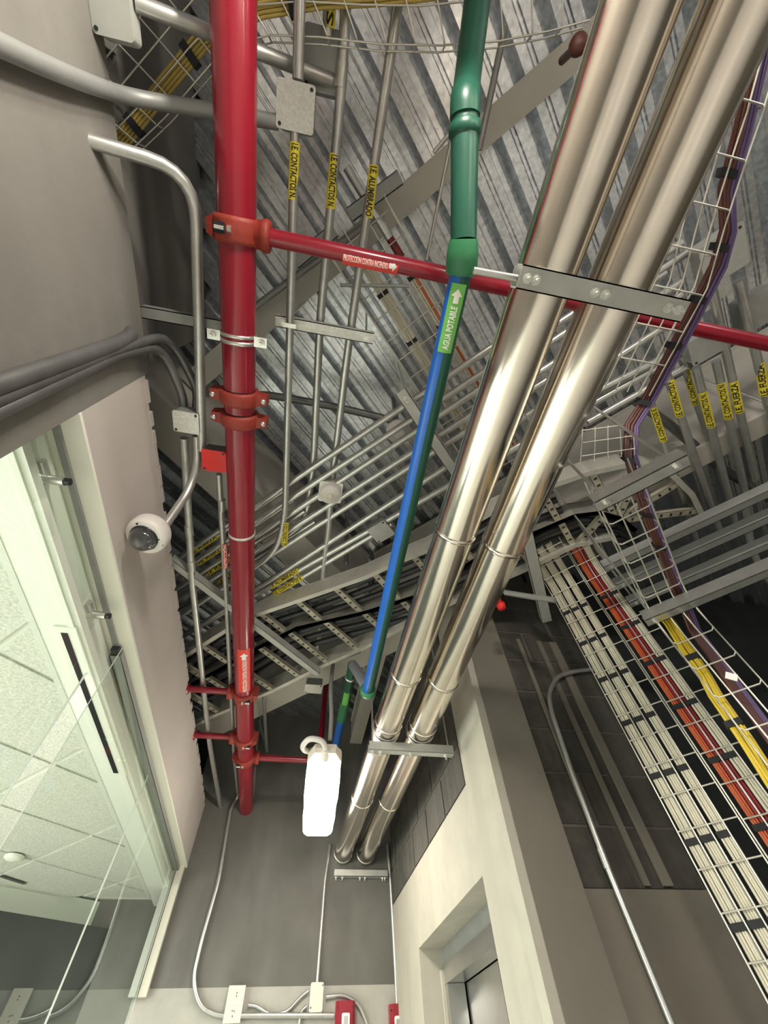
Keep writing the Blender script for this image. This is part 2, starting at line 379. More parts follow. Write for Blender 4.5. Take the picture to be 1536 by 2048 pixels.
# block wall facing the camera right of the corner
WRX = 1.60
wf = struct(G().box(((XR+0.2+WRX)/2, 1.795+0.085, 1.03), (WRX-XR-0.2, 0.15, 2.06)).obj('wall_front', 'plaster_brown'))
G().box(((XR+0.026+1.07)/2, 1.788+0.08, 2.9), (1.07-XR-0.026, 0.16, 1.70)).obj('plaster_strip', 'plaster_brown', wf)
G().box(((XR+0.026+1.07)/2, 1.788+0.08, 1.02), (1.07-XR-0.026, 0.16, 2.06)).obj('plaster_strip', 'plaster_brown', wf)
G().box(((1.065+WRX)/2, 1.795+0.1005, 2.9), (WRX-1.065, 0.15, 1.70)).obj('mortar_bed', 'mortar', wf)
for r in range(9):
    z = 2.065+r*0.2; off = 0.22 if r % 2 else 0.02
    xb = 1.07-off
    while xb < WRX:
        a = max(xb, 1.07); b = min(xb+0.39, WRX)
        if b-a > 0.03: G().box(((a+b)/2, 1.795+0.035, z+0.094), (b-a-0.012, 0.03-random.uniform(0, 0.003), 0.188)).obj('block', 'block_dark', wf)
        xb += 0.40
for (xa, xb2, wz) in ((1.205, 1.19, 0.018), (1.335, 1.32, 0.022), (1.415, 1.40, 0.04)):
    G().prism([(xa, 1.802, 2.07), (xa+wz, 1.802, 2.07), (xb2+wz*1.2, 1.802, 3.2), (xb2, 1.802, 3.2)], (0, 0.012, 0)).obj('mortar_smear', 'plaster_brown', wf)
# riser shaft to the right, its unlit depth painted near-black, and far enclosing walls
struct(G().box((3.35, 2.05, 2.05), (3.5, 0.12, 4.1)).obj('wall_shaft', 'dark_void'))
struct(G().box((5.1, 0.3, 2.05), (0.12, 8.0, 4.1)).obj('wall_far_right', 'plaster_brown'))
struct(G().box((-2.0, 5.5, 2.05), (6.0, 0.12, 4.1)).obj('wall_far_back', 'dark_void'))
# lift door in its recess
d1 = struct(G().box((1.10, (Y0+Y1)/2-0.285, 1.02), (0.03, 0.555, 2.04)).obj('door_1', 'steel_brushed'))
G().box((1.095, (Y0+Y1)/2+0.275, 1.02), (0.03, 0.545, 2.04)).obj('door_leaf', 'steel_brushed', d1)
G().box((1.02, (Y0+Y1)/2, 2.078), (0.10, Y1-Y0, 0.072)).obj('door_head', 'steel_brushed', d1)
G().box((1.03, (Y0+Y1)/2, 2.152), (0.10, Y1-Y0, 0.076)).obj('door_head_cover', 'galv_dull', d1)
for yy in (Y0+0.04, Y1-0.04): G().box((1.02, yy, 1.02), (0.10, 0.08, 2.04)).obj('door_jamb', 'steel_brushed', d1)
for yy in (Y0+0.012, Y1-0.012): G().box((0.985, yy, 1.05), (0.06, 0.024, 2.1)).obj('jamb_trim', 'plaster_beige', d1)
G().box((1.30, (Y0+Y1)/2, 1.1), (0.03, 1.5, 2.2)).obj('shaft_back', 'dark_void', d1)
G().box((1.27, 2.175, 1.1), (0.5, 0.02, 2.2)).obj('reveal_panel', 'plaster_beige', d1)
# office behind the glass
OZ = 2.63
co = struct(G().box((-2.72, 1.3, OZ+0.06), (3.69, 7.0, 0.05)).obj('ceiling.001', 'office_white'))
XP = -0.985
def clip(poly, axis, lim, keep_less):
    out = []
    for i in range(len(poly)):
        a, b = poly[i], poly[(i+1) % len(poly)]
        ia = (a[axis] <= lim) == keep_less; ib = (b[axis] <= lim) == keep_less
        if ia: out.append(a)
        if ia != ib:
            t = (lim-a[axis])/(b[axis]-a[axis]); out.append(tuple(a[j]+(b[j]-a[j])*t for j in range(2)))
    return out
TP = 0.61
for i in range(-8, 3):
    for j in range(-4, 7):
        u0, v0 = i*TP-0.06, j*TP+0.22
        q = [uv(u0+a, v0+b, 0) for a, b in ((.012, .012), (TP-.012, .012), (TP-.012, TP-.012), (.012, TP-.012))]
        poly = [(p.x, p.y) for p in q]
        poly = clip(poly, 0, XP-0.02, True); poly = clip(poly, 1, 4.38, True) if poly else poly
        poly = clip(poly, 0, -3.6, False) if poly else poly; poly = clip(poly, 1, 0.1, False) if poly else poly
        if len(poly) < 3: continue
        G().prism([(x, y, OZ+0.004) for x, y in poly], (0, 0, 0.02)).obj('ceiling_tile', 'tile_white', co)
gb = G().box((-2.3, 2.24, OZ+0.018), (2.6, 4.3, 0.012)).obj('grid_backing', 'grid_white', co)
G().box(((XP+XL-0.08)/2, 2.2, OZ+0.012), (XL-0.08-XP, 4.9, 0.03)).obj('perimeter_strip', 'office_white', co)
G().box((XG-0.045, 2.35, OZ+0.10), (0.02, 3.7, 0.22)).obj('fascia', 'office_white', co)
G().box((XP-0.010, 2.2, OZ+0.002), (0.024, 4.4, 0.014)).obj('edge_trim', 'grid_white', co)
p0, p1 = az(135, 1262, OZ-0.003), az(240, 1542, OZ-0.003)
sd = thing('slot_diffuser', ((p0+p1)/2), 'slim white ceiling air diffuser with one black slot, behind the glass', 'diffuser')
G().box((p0.x, (p0.y+p1.y)/2, OZ-0.006), (0.075, p1.y-p0.y+0.06, 0.012)).obj('frame', 'office_white', sd)
G().box((p0.x-0.006, (p0.y+p1.y)/2, OZ-0.0125), (0.022, p1.y-p0.y, 0.003)).obj('slot', 'plastic_black', sd)
pd = az(30, 1712, OZ-0.004)
tag(G().lathe(pd, -Z, [(0.055, 0), (0.055, 0.012), (0.04, 0.022), (0, 0.026)]).obj('ceiling_speaker', 'office_white'), 'small round white fitting on the office ceiling tiles', 'speaker')
pa, pb = az(0, 1752, OZ-0.004), az(50, 1768, OZ-0.004)
tag(G().bar(pa, pb, 0.03, 0.004).obj('slot_grille', 'plastic_black'), 'black slot grille at far edge of the office ceiling', 'grille')
# far edge of the office: bulkhead on the 45-degree grid and dark glazed wall
a, b = az(236, 1822, OZ), az(0, 1778, OZ); a = V((a.x, a.y, 0)); b = V((b.x, b.y, 0)); d = (b-a).normalized()
ob = struct(G().bar(a-d*0.6+Z*(OZ-0.06), b+d*2.2+Z*(OZ-0.06), 0.10, 0.16).obj('trim_2', 'office_white'))
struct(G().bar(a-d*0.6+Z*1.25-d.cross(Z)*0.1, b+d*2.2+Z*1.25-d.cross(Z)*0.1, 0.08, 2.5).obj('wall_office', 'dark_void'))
struct(G().box((-1.45, 4.62, 1.35), (1.3, 0.1, 2.7)).obj('wall_office_back', 'concrete_back'))
struct(G().box((-4.6, 1.5, 2.0), (0.1, 7, 4.0)).obj('wall_office_side', 'office_white'))
# glass panels
for i, (ya, yb_, n) in enumerate(((0.555, 1.57, 1), (1.576, 2.63, 2), (2.636, YB-0.05, 3))):
    th = math.radians((2.6, 1.2, 0.0)[i])                # nearest two panes turned slightly to throw the lamp's reflection aside
    ed = V((-math.sin(th), math.cos(th), 0)); en = V((math.cos(th), math.sin(th), 0)); L_ = yb_-ya; o0 = V((XG+(0.021 if i == 1 else 0.0), ya, 1.375))
    wd = struct(G().box(o0+ed*(L_/2), (0.007 if i == 0 else 0.003, L_, 2.75), en, ed, Z).obj('window_%d' % n, 'glass'))
    for ye in (0.002, L_-0.002): G().box(o0+ed*ye, (0.0074 if i == 0 else 0.0032, 0.002, 2.75), en, ed, Z).obj('glass_edge', 'glass_edge', wd)
hr = struct(G().channel((XG, 1.60, 2.742), (XG, YB, 2.742), 0.045, 0.034).obj('trim_3', 'galv_dull'))
G().box((XG, 1.06, 2.752), (0.02, 1.02, 0.016)).obj('sealant_line', 'galv_dull', hr)
jb = struct(G().box((XG+0.03, YB-0.02, 2.44), (0.05, 0.04, 0.66)).obj('trim_4', 'paint_cream'))
G().box((XG-0.03, YB-0.03, 2.44), (0.04, 0.04, 0.66)).obj('jamb_angle', 'galv_dull', jb)
for (px, py, lb) in ((105, 962, 'steel glass standoff clamp nearest the concrete wall edge'), (190, 1232, 'steel glass standoff clamp next to the black ceiling slot')):
    p = ax(px+14, py+4, XG+0.02)
    t = thing('glass_clamp', p, lb, 'clamp')
    G().cyl(V((XG-0.055, p.y, p.z+0.012)), V((XG+0.028, p.y, p.z+0.012)), 0.014).obj('post', 'zinc', t)
    G().cyl(V((XG+0.028, p.y, p.z+0.012)), V((XG+0.043, p.y, p.z+0.012)), 0.011).obj('black_pad', 'plastic_black', t)
    G().cyl(V((XG-0.03, p.y-0.055, p.z+0.02)), V((XG-0.03, p.y+0.015, p.z+0.02)), 0.015).obj('body', 'steel_brushed', t)
p = ax(232, 1303, XG)
tag(G().box((XG+0.004, 1.575, 2.735), (0.03, 0.03, 0.02)).obj('glass_bracket', 'plastic_black'), 'black corner bracket where two glass panels meet the bulkhead', 'bracket')

# structural steel
def ibeam(name, a, b, h_bot, depth, wf, tf, tw, label, m='beam_cream', mweb=None, group=None):
    a, b = V(a), V(b); d = (b-a).normalized(); zt = Z
    t = thing(name, (a+b)/2*1+Z*0, label, 'beam', group)
    c0, c1 = V((a.x, a.y, 0)), V((b.x, b.y, 0))
    G().bar(c0+Z*(h_bot+tf/2), c1+Z*(h_bot+tf/2), wf, tf).obj('bottom_flange', m, t)
    G().bar(c0+Z*(h_bot+depth-tf/2), c1+Z*(h_bot+depth-tf/2), wf, tf).obj('top_flange', m, t)
    G().bar(c0+Z*(h_bot+depth/2), c1+Z*(h_bot+depth/2), tw, depth-2*tf).obj('web', mweb or m, t)
    return t
vb = -0.043
ibeam('steel_beam', uv(-1.13, vb, 3.75), uv(2.6, vb, 3.75), 3.78, 0.215, 0.105, 0.010, 0.008, 'narrow cream steel beam crossing diagonally behind the green pipe')
ibeam('steel_beam', uv(-1.245, -2.2, 3.5), uv(-1.245, 1.58, 3.5), 3.51, 0.47, 0.22, 0.016, 0.2, 'deep cream girder running behind the grooved couplings of the red main', 'beam_cream')
ibeam('steel_beam', uv(-1.1, 1.64, 3.5), uv(3.6, 1.64, 3.5), 3.36, 0.62, 0.12, 0.016, 0.10, 'deep cream girder in the shade behind the labelled conduits at right', 'beam_cream')
ibeam('steel_beam', uv(-3.2, 2.0, 3.5), uv(-0.6, 2.0, 3.5), 3.51, 0.47, 0.22, 0.016, 0.010, 'cream girder under the far end of the ladder trays', 'beam_cream')
ibeam('steel_beam', (0.525, 2.72, 3.75), (0.525, YB, 3.75), 3.75, 0.24, 0.12, 0.010, 0.10, 'short cream beam ending at the back wall above the blue pipe')

# ================================================================== FIRE MAIN (red)
HR = 3.16; RX = -0.407; RR = 0.0575
fm = thing('fire_main', (RX, 1.3, HR), 'large glossy red fire main pipe running the length of the corridor', 'pipe')
G().tube([(RX, -1.3, HR), (RX, YB+0.01, HR)], RR, 40).obj('pipe', 'red_paint', fm)
def fy(py): return az(480, py, HR-RR).y
for py in (803, 848):
    y = fy(py); c = V((RX, y, HR))
    g = G().lathe(c, Y, [(RR, -0.026), (RR+0.012, -0.026), (RR+0.016, -0.018), (RR+0.016, 0.018), (RR+0.012, 0.026), (RR, 0.026)], 36)
    for s in (-1, 1):
        g.prism([c+X*(s*0.055)+Z*-0.03+Y*-0.024, c+X*(s*0.105)+Z*-0.022+Y*-0.016, c+X*(s*0.105)+Z*-0.022+Y*0.016, c+X*(s*0.055)+Z*-0.03+Y*0.024], Z*0.052)
    cp = g.obj('grooved_coupling', 'red_coupling', fm)
    for s in (-1, 1):
        G().lathe(c+V((s*0.093, 0, -0.022)), -Z, [(0.0105, 0), (0.0105, 0.006), (0.007, 0.011), (0, 0.012)], 14).obj('bolt', 'zinc', cp)
    for s in (-1, 1): G().lathe(c, Y, [(RR+0.0008, s*0.028-0.002), (RR+0.0008, s*0.028+0.002)], 36).obj('gasket', 'black_strap', cp)
def mech_tee(y, side, rb, hb=HR):
    c = V((RX, y, HR)); g = G().lathe(c, Y, [(RR, -0.036), (RR+0.010, -0.036), (RR+0.013, -0.024), (RR+0.013, 0.024), (RR+0.010, 0.036), (RR, 0.036)], 36)
    a = c+X*(side*RR)
    g.lathe(a, X*side, [(0.040, -0.02), (0.040, 0.018), (0.044, 0.020), (0.047, 0.034), (0.044, 0.044), (rb+0.004, 0.046)], 24)
    g.prism([c+V((-side*0.062, -0.03, -0.04)), c+V((-side*0.085, -0.02, -0.03)), c+V((-side*0.085, 0.02, -0.03)), c+V((-side*0.062, 0.03, -0.04))], Z*0.07)
    t = g.obj('mechanical_tee', 'red_coupling', fm)
    q = c+V((-side*0.034, 0.0, -(RR+0.006)))
    G().box(q, (0.034, 0.030, 0.010), bev=0.004).obj('bolt_slot', 'black_strap', t)
    G().cyl(q+V((-0.014, 0, -0.007)), q+V((0.014, 0, -0.007)), 0.006, 10).obj('bolt', 'zinc', t)
    G().cyl(q+V((side*0.030-0.006, 0, -0.006)), q+V((side*0.030+0.006, 0, -0.006)), 0.011, 6, smooth=False).obj('nut', 'zinc', t)
    return c
y1t = fy(463); mech_tee(y1t, 1, 0.026)
G().tube([(RX+RR+0.03, y1t, HR), (3.3, y1t+0.02, HR)], 0.0255, 24).obj('branch_pipe', 'red_paint', fm)
# lower branches
yb1, yb2, yb3 = fy(1402), fy(1492), fy(1530)
for y, sd_, xe in ((yb1, -1, -0.80), (yb2, -1, -0.80)):
    mech_tee(y, sd_, 0.017); G().tube([(RX+sd_*(RR+0.02), y, HR), (xe, y, HR)], [0.019, 0.019], 18).obj('branch_pipe', 'red_paint', fm)
    G().lathe((XL+0.002, y, HR), X, [(0.034, 0), (0.030, 0.004), (0.021, 0.010)], 18).obj('flange_plate', 'red_paint', fm)
mech_tee(yb3, 1, 0.019)
G().lathe((RX-RR, yb3, HR), -X, [(0.030, -0.01), (0.030, 0.030), (0.022, 0.034)], 18).obj('outlet_plug', 'red_paint', fm)
pc = az(635, 1538, HR)
G().tube([(RX+RR+0.02, yb3, HR), (pc.x, yb3, HR), (pc.x, yb3, HB)], 0.022, 18, 0.04).obj('branch_pipe', 'red_paint', fm)
p = az(480, 1080, HR-RR)
G().lathe((RX, p.y, HR), Y, [(RR, -0.006), (RR+0.003, -0.006), (RR+0.003, 0.006), (RR, 0.006)], 36).obj('band', 'galv_bright', fm, 'thin pale metal band around the pipe')
# printed labels
pa, pb = az(483, 1300, HR-RR), az(483, 1385, HR-RR)
c = V((RX, (pa.y+pb.y)/2, HR)); D = -Y; N = toward_eye(c, D); Ln = pb.y-pa.y
G().patch(c, D, N, RR+0.0008, 0.62, Ln).obj('label_band', 'red_label', fm, 'orange red printed direction label')
writing('PROTECCIÓN CONTRA INCENDIO', c-D*(Ln*0.11), D, N, 0.030, Ln*0.74, RR+0.0008, 'white_print', fm, 'lettering', 0.0012, (Ln*0.385, Ln*0.15, 0.040), 0.025)
pa, pb = az(686, 507, HR-0.026), az(797, 530, HR-0.026)
c = V(((pa.x+pb.x)/2, y1t+0.01, HR)); D = X; N = toward_eye(c, D); Ln = pb.x-pa.x
G().patch(c, D, N, 0.0262, 1.0, Ln).obj('label_band', 'red_label', fm, 'orange red printed direction label')
writing('PROTECCIÓN CONTRA INCENDIO', c-D*(Ln*0.085), D, N, 0.022, Ln*0.80, 0.0262, 'white_print', fm, 'lettering', 0.0008, (Ln*0.42, Ln*0.14, 0.026), 0.02)
# clamp and strut of the main
p = az(480, 683, HR-RR); yc = p.y
ph = thing('pipe_clamp', (RX, yc, HR), 'bright steel two-piece clamp holding the red main to a wall strut', 'clamp')
G().lathe((RX, yc, HR), Y, [(RR+0.0005, -0.017), (RR+0.004, -0.017), (RR+0.004, -0.006), (RR+0.0005, -0.006)], 36).obj('strap_half', 'zinc', ph)
G().lathe((RX, yc, HR), Y, [(RR+0.0005, 0.004), (RR+0.004, 0.004), (RR+0.004, 0.017), (RR+0.0005, 0.017)], 36).obj('strap_half', 'zinc', ph)
for s in (-1, 1):
    e = G().box((RX+s*(RR+0.022), yc, HR-0.02), (0.044, 0.034, 0.006)).obj('clamp_ear', 'zinc', ph)
    G().cyl((RX+s*(RR+0.025), yc, HR-0.052), (RX+s*(RR+0.025), yc, HR+0.03), 0.006, 10).obj('bolt', 'zinc', e)
    G().cyl((RX+s*(RR+0.025), yc, HR-0.034), (RX+s*(RR+0.025), yc, HR-0.024), 0.012, 6, smooth=False).obj('nut', 'zinc', e)
tag(G().channel((XL-0.005, yc-0.015, HR+0.075), (RX+0.02, yc-0.015, HR+0.075), 0.04, 0.04, closed='bottom').obj('strut_bracket', 'galv_dull'), 'dull strut arm from the concrete wall to the red main clamp', 'strut')
# red sprinkler line seen beside the cladding
tag(G().tube([(0.515, y1t+0.05, HR+0.002), (0.525, 3.6, HR+0.002)], 0.014, 14).obj('sprinkler_pipe', 'red_paint'), 'slim red pipe running just behind the left clad pipe', 'pipe')

# ================================================================== CLAD PIPES
def zc(y): return 1.6+1.13+0.031*y
for (xc, r, lb) in ((0.436, 0.0725, 'left one of the two shiny metal clad insulated pipes'), (0.6235, 0.0745, 'right one of the two shiny metal clad insulated pipes')):
    t = thing('insulated_pipe', (xc, 1.3, zc(1.3)), lb, 'pipe')
    ys = [-1.4, -0.02, 0.77, 1.62, 2.06, 3.02, YB-0.005]
    if xc > 0.5: ys = [-1.4, 0.0, 0.80, 1.64, 2.06, 3.04, YB-0.005]
    for a, b in zip(ys[:-1], ys[1:]):
        G().tube([(xc, a, zc(a)), (xc, b+0.012, zc(b+0.012))], [r, r*0.997], 48).obj('cladding_section', 'cladding', t)
    for b in ys[1:-1]:
        G().lathe((xc, b+0.006, zc(b+0.006)), V((0, 1, 0.031)), [(r-0.002, -0.010), (r+0.0022, -0.008), (r+0.003, 0), (r+0.0022, 0.008), (r-0.002, 0.010)], 48).obj('seam_bead', 'cladding', t)
def trapeze(y, ht, x0, x1, label, rods=True, wd=0.042, hole_x=()):
    t = thing('strut_support', ((x0+x1)/2, y, ht), label, 'support', 'strut supports under the clad pipes')
    G().channel((x0, y, ht-0.021), (x1, y, ht-0.021), wd, 0.042).obj('channel', 'galv_strut', t)
    for hx in hole_x:
        b = G().cyl((hx, y, ht-0.044), (hx, y, ht-0.040), 0.011, 16).obj('washer', 'galv_bright', t)
        G().cyl((hx, y, ht-0.050), (hx, y, ht-0.044), 0.008, 6, smooth=False).obj('nut', 'galv_bright', b)
        G().cyl((hx, y, ht-0.062), (hx, y, ht-0.050), 0.004, 8).obj('bolt', 'galv_bright', b)
    if rods:
        for hx in (x0+0.02, x1-0.02): G().cyl((hx, y, ht-0.05), (hx, y, HB), 0.005, 8).obj('hanger_rod', 'zinc', t)
    return t
yn = az(1190, 585, 2.64).y
trapeze(yn, 2.665, 0.340, 0.752, 'wide galvanised strut under both clad pipes nearest the viewer', False, 0.048, (0.358, 0.378, 0.520, 0.545, 0.705, 0.732))
for hx in (0.436, 0.6235):
    pass
yf = az(815, 1500, 2.69).y
trapeze(yf, 2.715, 0.34, 0.79, 'galvanised strut under both clad pipes halfway down the corridor', True, 0.045, (0.36, 0.40, 0.56, 0.75))
trapeze(YB-0.035, 2.745, 0.375, 0.80, 'galvanised strut under both clad pipes fixed at the back wall', False, 0.042, (0.39, 0.44, 0.58, 0.62, 0.76, 0.78))
for y, lbl in ((yn, 'nearest'), (yf, 'middle'), (YB-0.04, 'far')):
    for xc, r, sd_ in ((0.436, 0.0725, 'left'), (0.6235, 0.0745, 'right')):
        q = thing('pipe_saddle', (xc, y, zc(y)), 'thin bright saddle strap around the %s clad pipe at the %s strut' % (sd_, lbl), 'saddle')
        G().lathe((xc, y, zc(y)), Y, [(r+0.0005, -0.022), (r+0.004, -0.020), (r+0.004, 0.020), (r+0.0005, 0.022)], 40).obj('strap', 'zinc', q)

# ================================================================== BLUE / GREEN WATER PIPE
wp = thing('water_pipe', (0.3, 1.0, 2.9), 'blue and green plastic drinking water pipe with welded couplings', 'pipe')
hb = 2.90
def bz(px, py): return az(px, py, hb)
bq = [bz(923, 540), bz(918, 610), bz(737, 1378)]
RB = 0.030
blue_a, blue_b = bz(922, 545), bz(736, 1380)
G().tube([blue_a, blue_b], RB, 24).obj('blue_length', 'blue_pipe', wp, 'blue upper side of the plastic pipe')
dB = (blue_b-blue_a).normalized(); nB = toward_eye((blue_a+blue_b)/2, dB); sB = dB.cross(nB).normalized()
if sB.x < 0: sB = -sB
g = G().patch((blue_a+blue_b)/2, dB, (sB*0.88+nB*0.36).normalized(), RB+0.0009, 1.12, (blue_b-blue_a).length-0.02, 10).obj('green_stripe', 'green_pipe', wp, 'green stripe along the right flank')
G().tube([bz(927, 478), bz(925, 505), bz(922, 545), bz(921, 552)], [0.037, 0.043, 0.043, 0.036], 24).obj('coupling', 'green_coupling', wp)
g0 = az(930, 205, 2.98)
G().tube([bz(927, 482), g0, az(936, 150, 3.10), az(962, -60, 3.22)], 0.0345, 24, 0.06).obj('green_length', 'green_pipe', wp)
G().lathe(g0+(bz(927, 482)-g0)*0.14, (bz(927, 482)-g0), [(0.034, 0.0), (0.040, 0.004), (0.040, 0.024), (0.034, 0.030)], 24).obj('collar', 'green_pipe', wp)
G().tube([g0+(bz(927, 482)-g0)*0.10, g0, g0+(az(936, 150, 3.10)-g0)*0.3], 0.0370, 24, 0.05).obj('elbow', 'green_pipe', wp)
# far end: cap elbow, grey riser, second green/blue run
G().lathe(blue_b-dB*0.012, dB, [(0.032, 0), (0.041, 0.002), (0.041, 0.034), (0.034, 0.042), (0, 0.044)], 24).obj('elbow', 'green_coupling', wp)
r0 = V((blue_b.x-0.006, blue_b.y, hb+0.02)); r1 = az(706, 1330, 3.22)
G().tube([r0, r1], 0.030, 20).obj('riser', 'gray_pvc', wp, 'grey riser at the far end')
r2 = V((r1.x, r1.y+0.40, r1.z)); r3 = V((r1.x, r1.y+0.62, r1.z)); r4 = V((r1.x, YB, r1.z))
G().tube([r1, r1+Y*0.04, r2], [0.034, 0.031, 0.030], 20).obj('green_length', 'green_pipe', wp)
G().lathe(r1+Y*0.12, Y, [(0.030, 0), (0.035, 0.002), (0.035, 0.014), (0.030, 0.016)], 20).obj('collar', 'zinc', wp)
G().tube([r2, r3], 0.033, 20).obj('coupling', 'green_coupling', wp)
G().tube([r3, r4], 0.029, 20).obj('blue_length', 'blue_pipe', wp)
# AGUA POTABLE label
pa, pb = bz(915, 566), bz(889, 702); c = (blue_a+dB*((pa-blue_a).dot(dB)) + blue_a+dB*((pb-blue_a).dot(dB)))/2; Ln = abs((pb-pa).dot(dB)); D = -dB; N = toward_eye(c, D)
N2 = (N-N.cross(D)*0.10).normalized()
G().patch(c, D, N2, RB+0.0016, 0.72, Ln).obj('label_band', 'green_label', wp, 'light green printed label')
writing('AGUA POTABLE', c-D*(Ln*0.13), D, N2, 0.019, Ln*0.64, RB+0.0016, 'white_print', wp, 'lettering', 0.0008, (Ln*0.36, Ln*0.20, 0.026), 0.025)
c2 = r2-Y*0.06; N = toward_eye(c2, Y)
G().patch(c2, -Y, N, 0.0312, 0.7, 0.16).obj('label_band', 'green_label', wp, 'light green printed label')

# ================================================================== CONDUITS
LBL = []
def conduit(pts, r, label, m='galv', name='conduit', fillet=0.10, couplings=(), texts=(), group=None, cat='conduit', seg=14):
    P = [V(p) for p in pts]
    t = thing(name, P[0]*0.5+P[-1]*0.5, label, cat, group)
    G().tube(P, r, seg, fillet).obj('tube', m, t)
    for (q, d) in couplings:
        q, d = V(q), V(d).normalized(); G().cyl(q-d*0.03, q+d*0.03, r+0.0025, seg).obj('coupling', m, t)
    for (txt, c, D, ln) in texts: pipe_text(t, txt, c, D, ln, r)
    return t
def pipe_text(t, txt, c, D, ln, r, mb='yellow_label', mt='black_print'):
    c, D = V(c), V(D).normalized(); N = toward_eye(c, D)
    G().patch(c, D, N, r+0.0010, 1.25, ln, 10).obj('label_band', mb, t, 'printed label band')
    writing(txt, c, D, N, r*1.4, ln*0.94, r+0.0010, mt, t, 'lettering', 0.0007, None, 0.03)
h1, h2 = 3.31, 3.40
# conduit 1 with junction box, bends into the bundle
b_in = az(592, 200, h1)
conduit([az(602, -120, h1), az(596, 160, h1)], 0.0165, 'leftmost ceiling conduit, upper length entering the bright square box')
c1 = [az(590, 265, h1), az(570, 1035, h1), az(552, 1105, h1), az(470, 1160, h1), az(360, 1232, h1)]
k0, k1 = az(590, 285, h1), az(585, 400, h1)
m0, m1 = az(571, 1092, h1), az(572, 1047, h1)
conduit(c1, 0.0152, 'long conduit below the bright square box, bending left past the red main', couplings=(), fillet=0.16,
        texts=(('I.E. CONTACTOS N.', (k0+k1)/2, k1-k0, (k1-k0).length), ('I.E. CONTACTOS E', az(570, 1066, h1), -Y, 0.15)))
def jbox(px, py, h, w, d, dep, label, rot=0.0, m='galv_bright', back='galv_dull', screws=((-1, 1), (1, -1)), p=None, ex=None, ey=None, name='junction_box'):
    c = p if p is not None else az(px, py, h)
    ca, sa = math.cos(rot), math.sin(rot); ex = ex or V((ca, sa, 0)); ey = ey or V((-sa, ca, 0)); ez = ex.cross(ey)
    t = thing(name, c, label, 'box')
    G().box(c+ez*(dep/2+0.003), (w*0.94, d*0.94, dep), ex, ey, ez, 0.012).obj('body', back, t)
    cv = G().box(c, (w, d, 0.004), ex, ey, ez, 0.008).obj('cover', m, t)
    for sx, sy in screws: G().cyl(c+ex*(sx*w*0.40)+ey*(sy*d*0.40)-ez*0.0045, c+ex*(sx*w*0.40)+ey*(sy*d*0.40), 0.005, 10).obj('screw', 'plastic_black', cv)
    return t
jbox(591, 214, 3.295, 0.113, 0.112, 0.05, 'bright speckled square box cover on the leftmost ceiling conduit, label below it', 0.0)
jbox(648, 122, 3.42, 0.125, 0.145, 0.06, 'plain gray square box partly hidden behind the second ceiling conduit', 0.0, 'galv_dull')
# conduit 2
c2 = [az(700, -150, h2), az(683, 175, h2), az(660, 430, h2), az(640, 640, h2), az(627, 930, h2), az(612, 1045, h2), az(540, 1100, h2), az(470, 1145, h2)]
k0, k1 = az(669, 308, h2), az(661, 418, h2)
conduit(c2, 0.0165, 'middle ceiling conduit passing over the short strut', fillet=0.12, couplings=((az(683, 150, h2), Y),),
        texts=(('I.E. CONTACTOS N.', (k0+k1)/2, k1-k0, (k1-k0).length),))
conduit([az(660, -120, h2), az(655, 75, h2)], 0.0155, 'short conduit entering the plain gray box from the top', texts=(('S.R.', az(662, 8, h2), -Y, 0.10),))
# conduit 3 to the sensor
h3 = 3.40
c3 = [az(806, -100, h3), az(797, 0, h3), az(742, 375, h3), az(693, 720, h3), az(664, 965, h3)]
k0, k1 = az(748, 331, h3), az(736, 436, h3)
conduit(c3, 0.0165, 'rightmost ceiling conduit ending at the white round sensor', fillet=0.1, texts=(('I.E. ALUMBRADO', (k0+k1)/2, k1-k0, (k1-k0).length),))
h4 = 3.36
conduit([az(660, 1010, h4), az(657, 1060, h4), az(648, 1120, h4), az(632, 1345, h4)], 0.0165, 'conduit from the white round sensor to the small end box', fillet=0.05)
# sensor
ps = az(660, 990, 3.32)
t = thing('ceiling_sensor', ps, 'white round occupancy sensor on a square box between conduits', 'sensor')
G().box(ps+Z*0.045, (0.115, 0.115, 0.04), X, Y, Z, 0.01).obj('box', 'galv_bright', t)
G().lathe(ps+Z*0.024, -Z, [(0.053, 0), (0.053, 0.018), (0.047, 0.030), (0.022, 0.036), (0.021, 0.040)], 28).obj('housing', 'plastic_white', t)
G().lathe(ps+Z*0.024, -Z, [(0.018, 0.034), (0.018, 0.042), (0.012, 0.046), (0, 0.047)], 20).obj('lens', 'cable_white', t)
# end box seen end-on
pe = az(628, 1370, 3.33)
jbox(0, 0, 0, 0.12, 0.10, 0.05, 'small gray box at the end of the sensor conduit above the lamp', 0, 'galv_bright', p=V((pe.x, pe.y, 3.30)))
# short strut under conduits 1-3
hs = 3.355
y_s = az(650, 660, hs-0.02).y
xa, xb = az(551, 640, hs-0.02).x, az(748, 672, hs-0.02).x
t = thing('short_strut', ((xa+xb)/2, y_s, hs), 'bright short strut channel under three ceiling conduits', 'strut')
G().channel((xa, y_s, hs), (xb, y_s, hs), 0.042, 0.04).obj('channel', 'galv_bright', t)
for xx in (xa+0.03, xb-0.03):
    wsh = G().cyl((xx, y_s, hs-0.0235), (xx, y_s, hs-0.020), 0.012, 14).obj('washer', 'zinc', t); G().cyl((xx, y_s, hs-0.031), (xx, y_s, hs-0.0235), 0.008, 6, smooth=False).obj('nut', 'zinc', wsh)
    G().cyl((xx, y_s, hs-0.02), (xx, y_s, HB), 0.005, 8).obj('hanger_rod', 'zinc', t)
xcl = az(580, 650, h1).x
G().box((xcl, y_s, h1-0.0175), (0.05, 0.016, 0.004)).obj('conduit_strap', 'zinc', t)
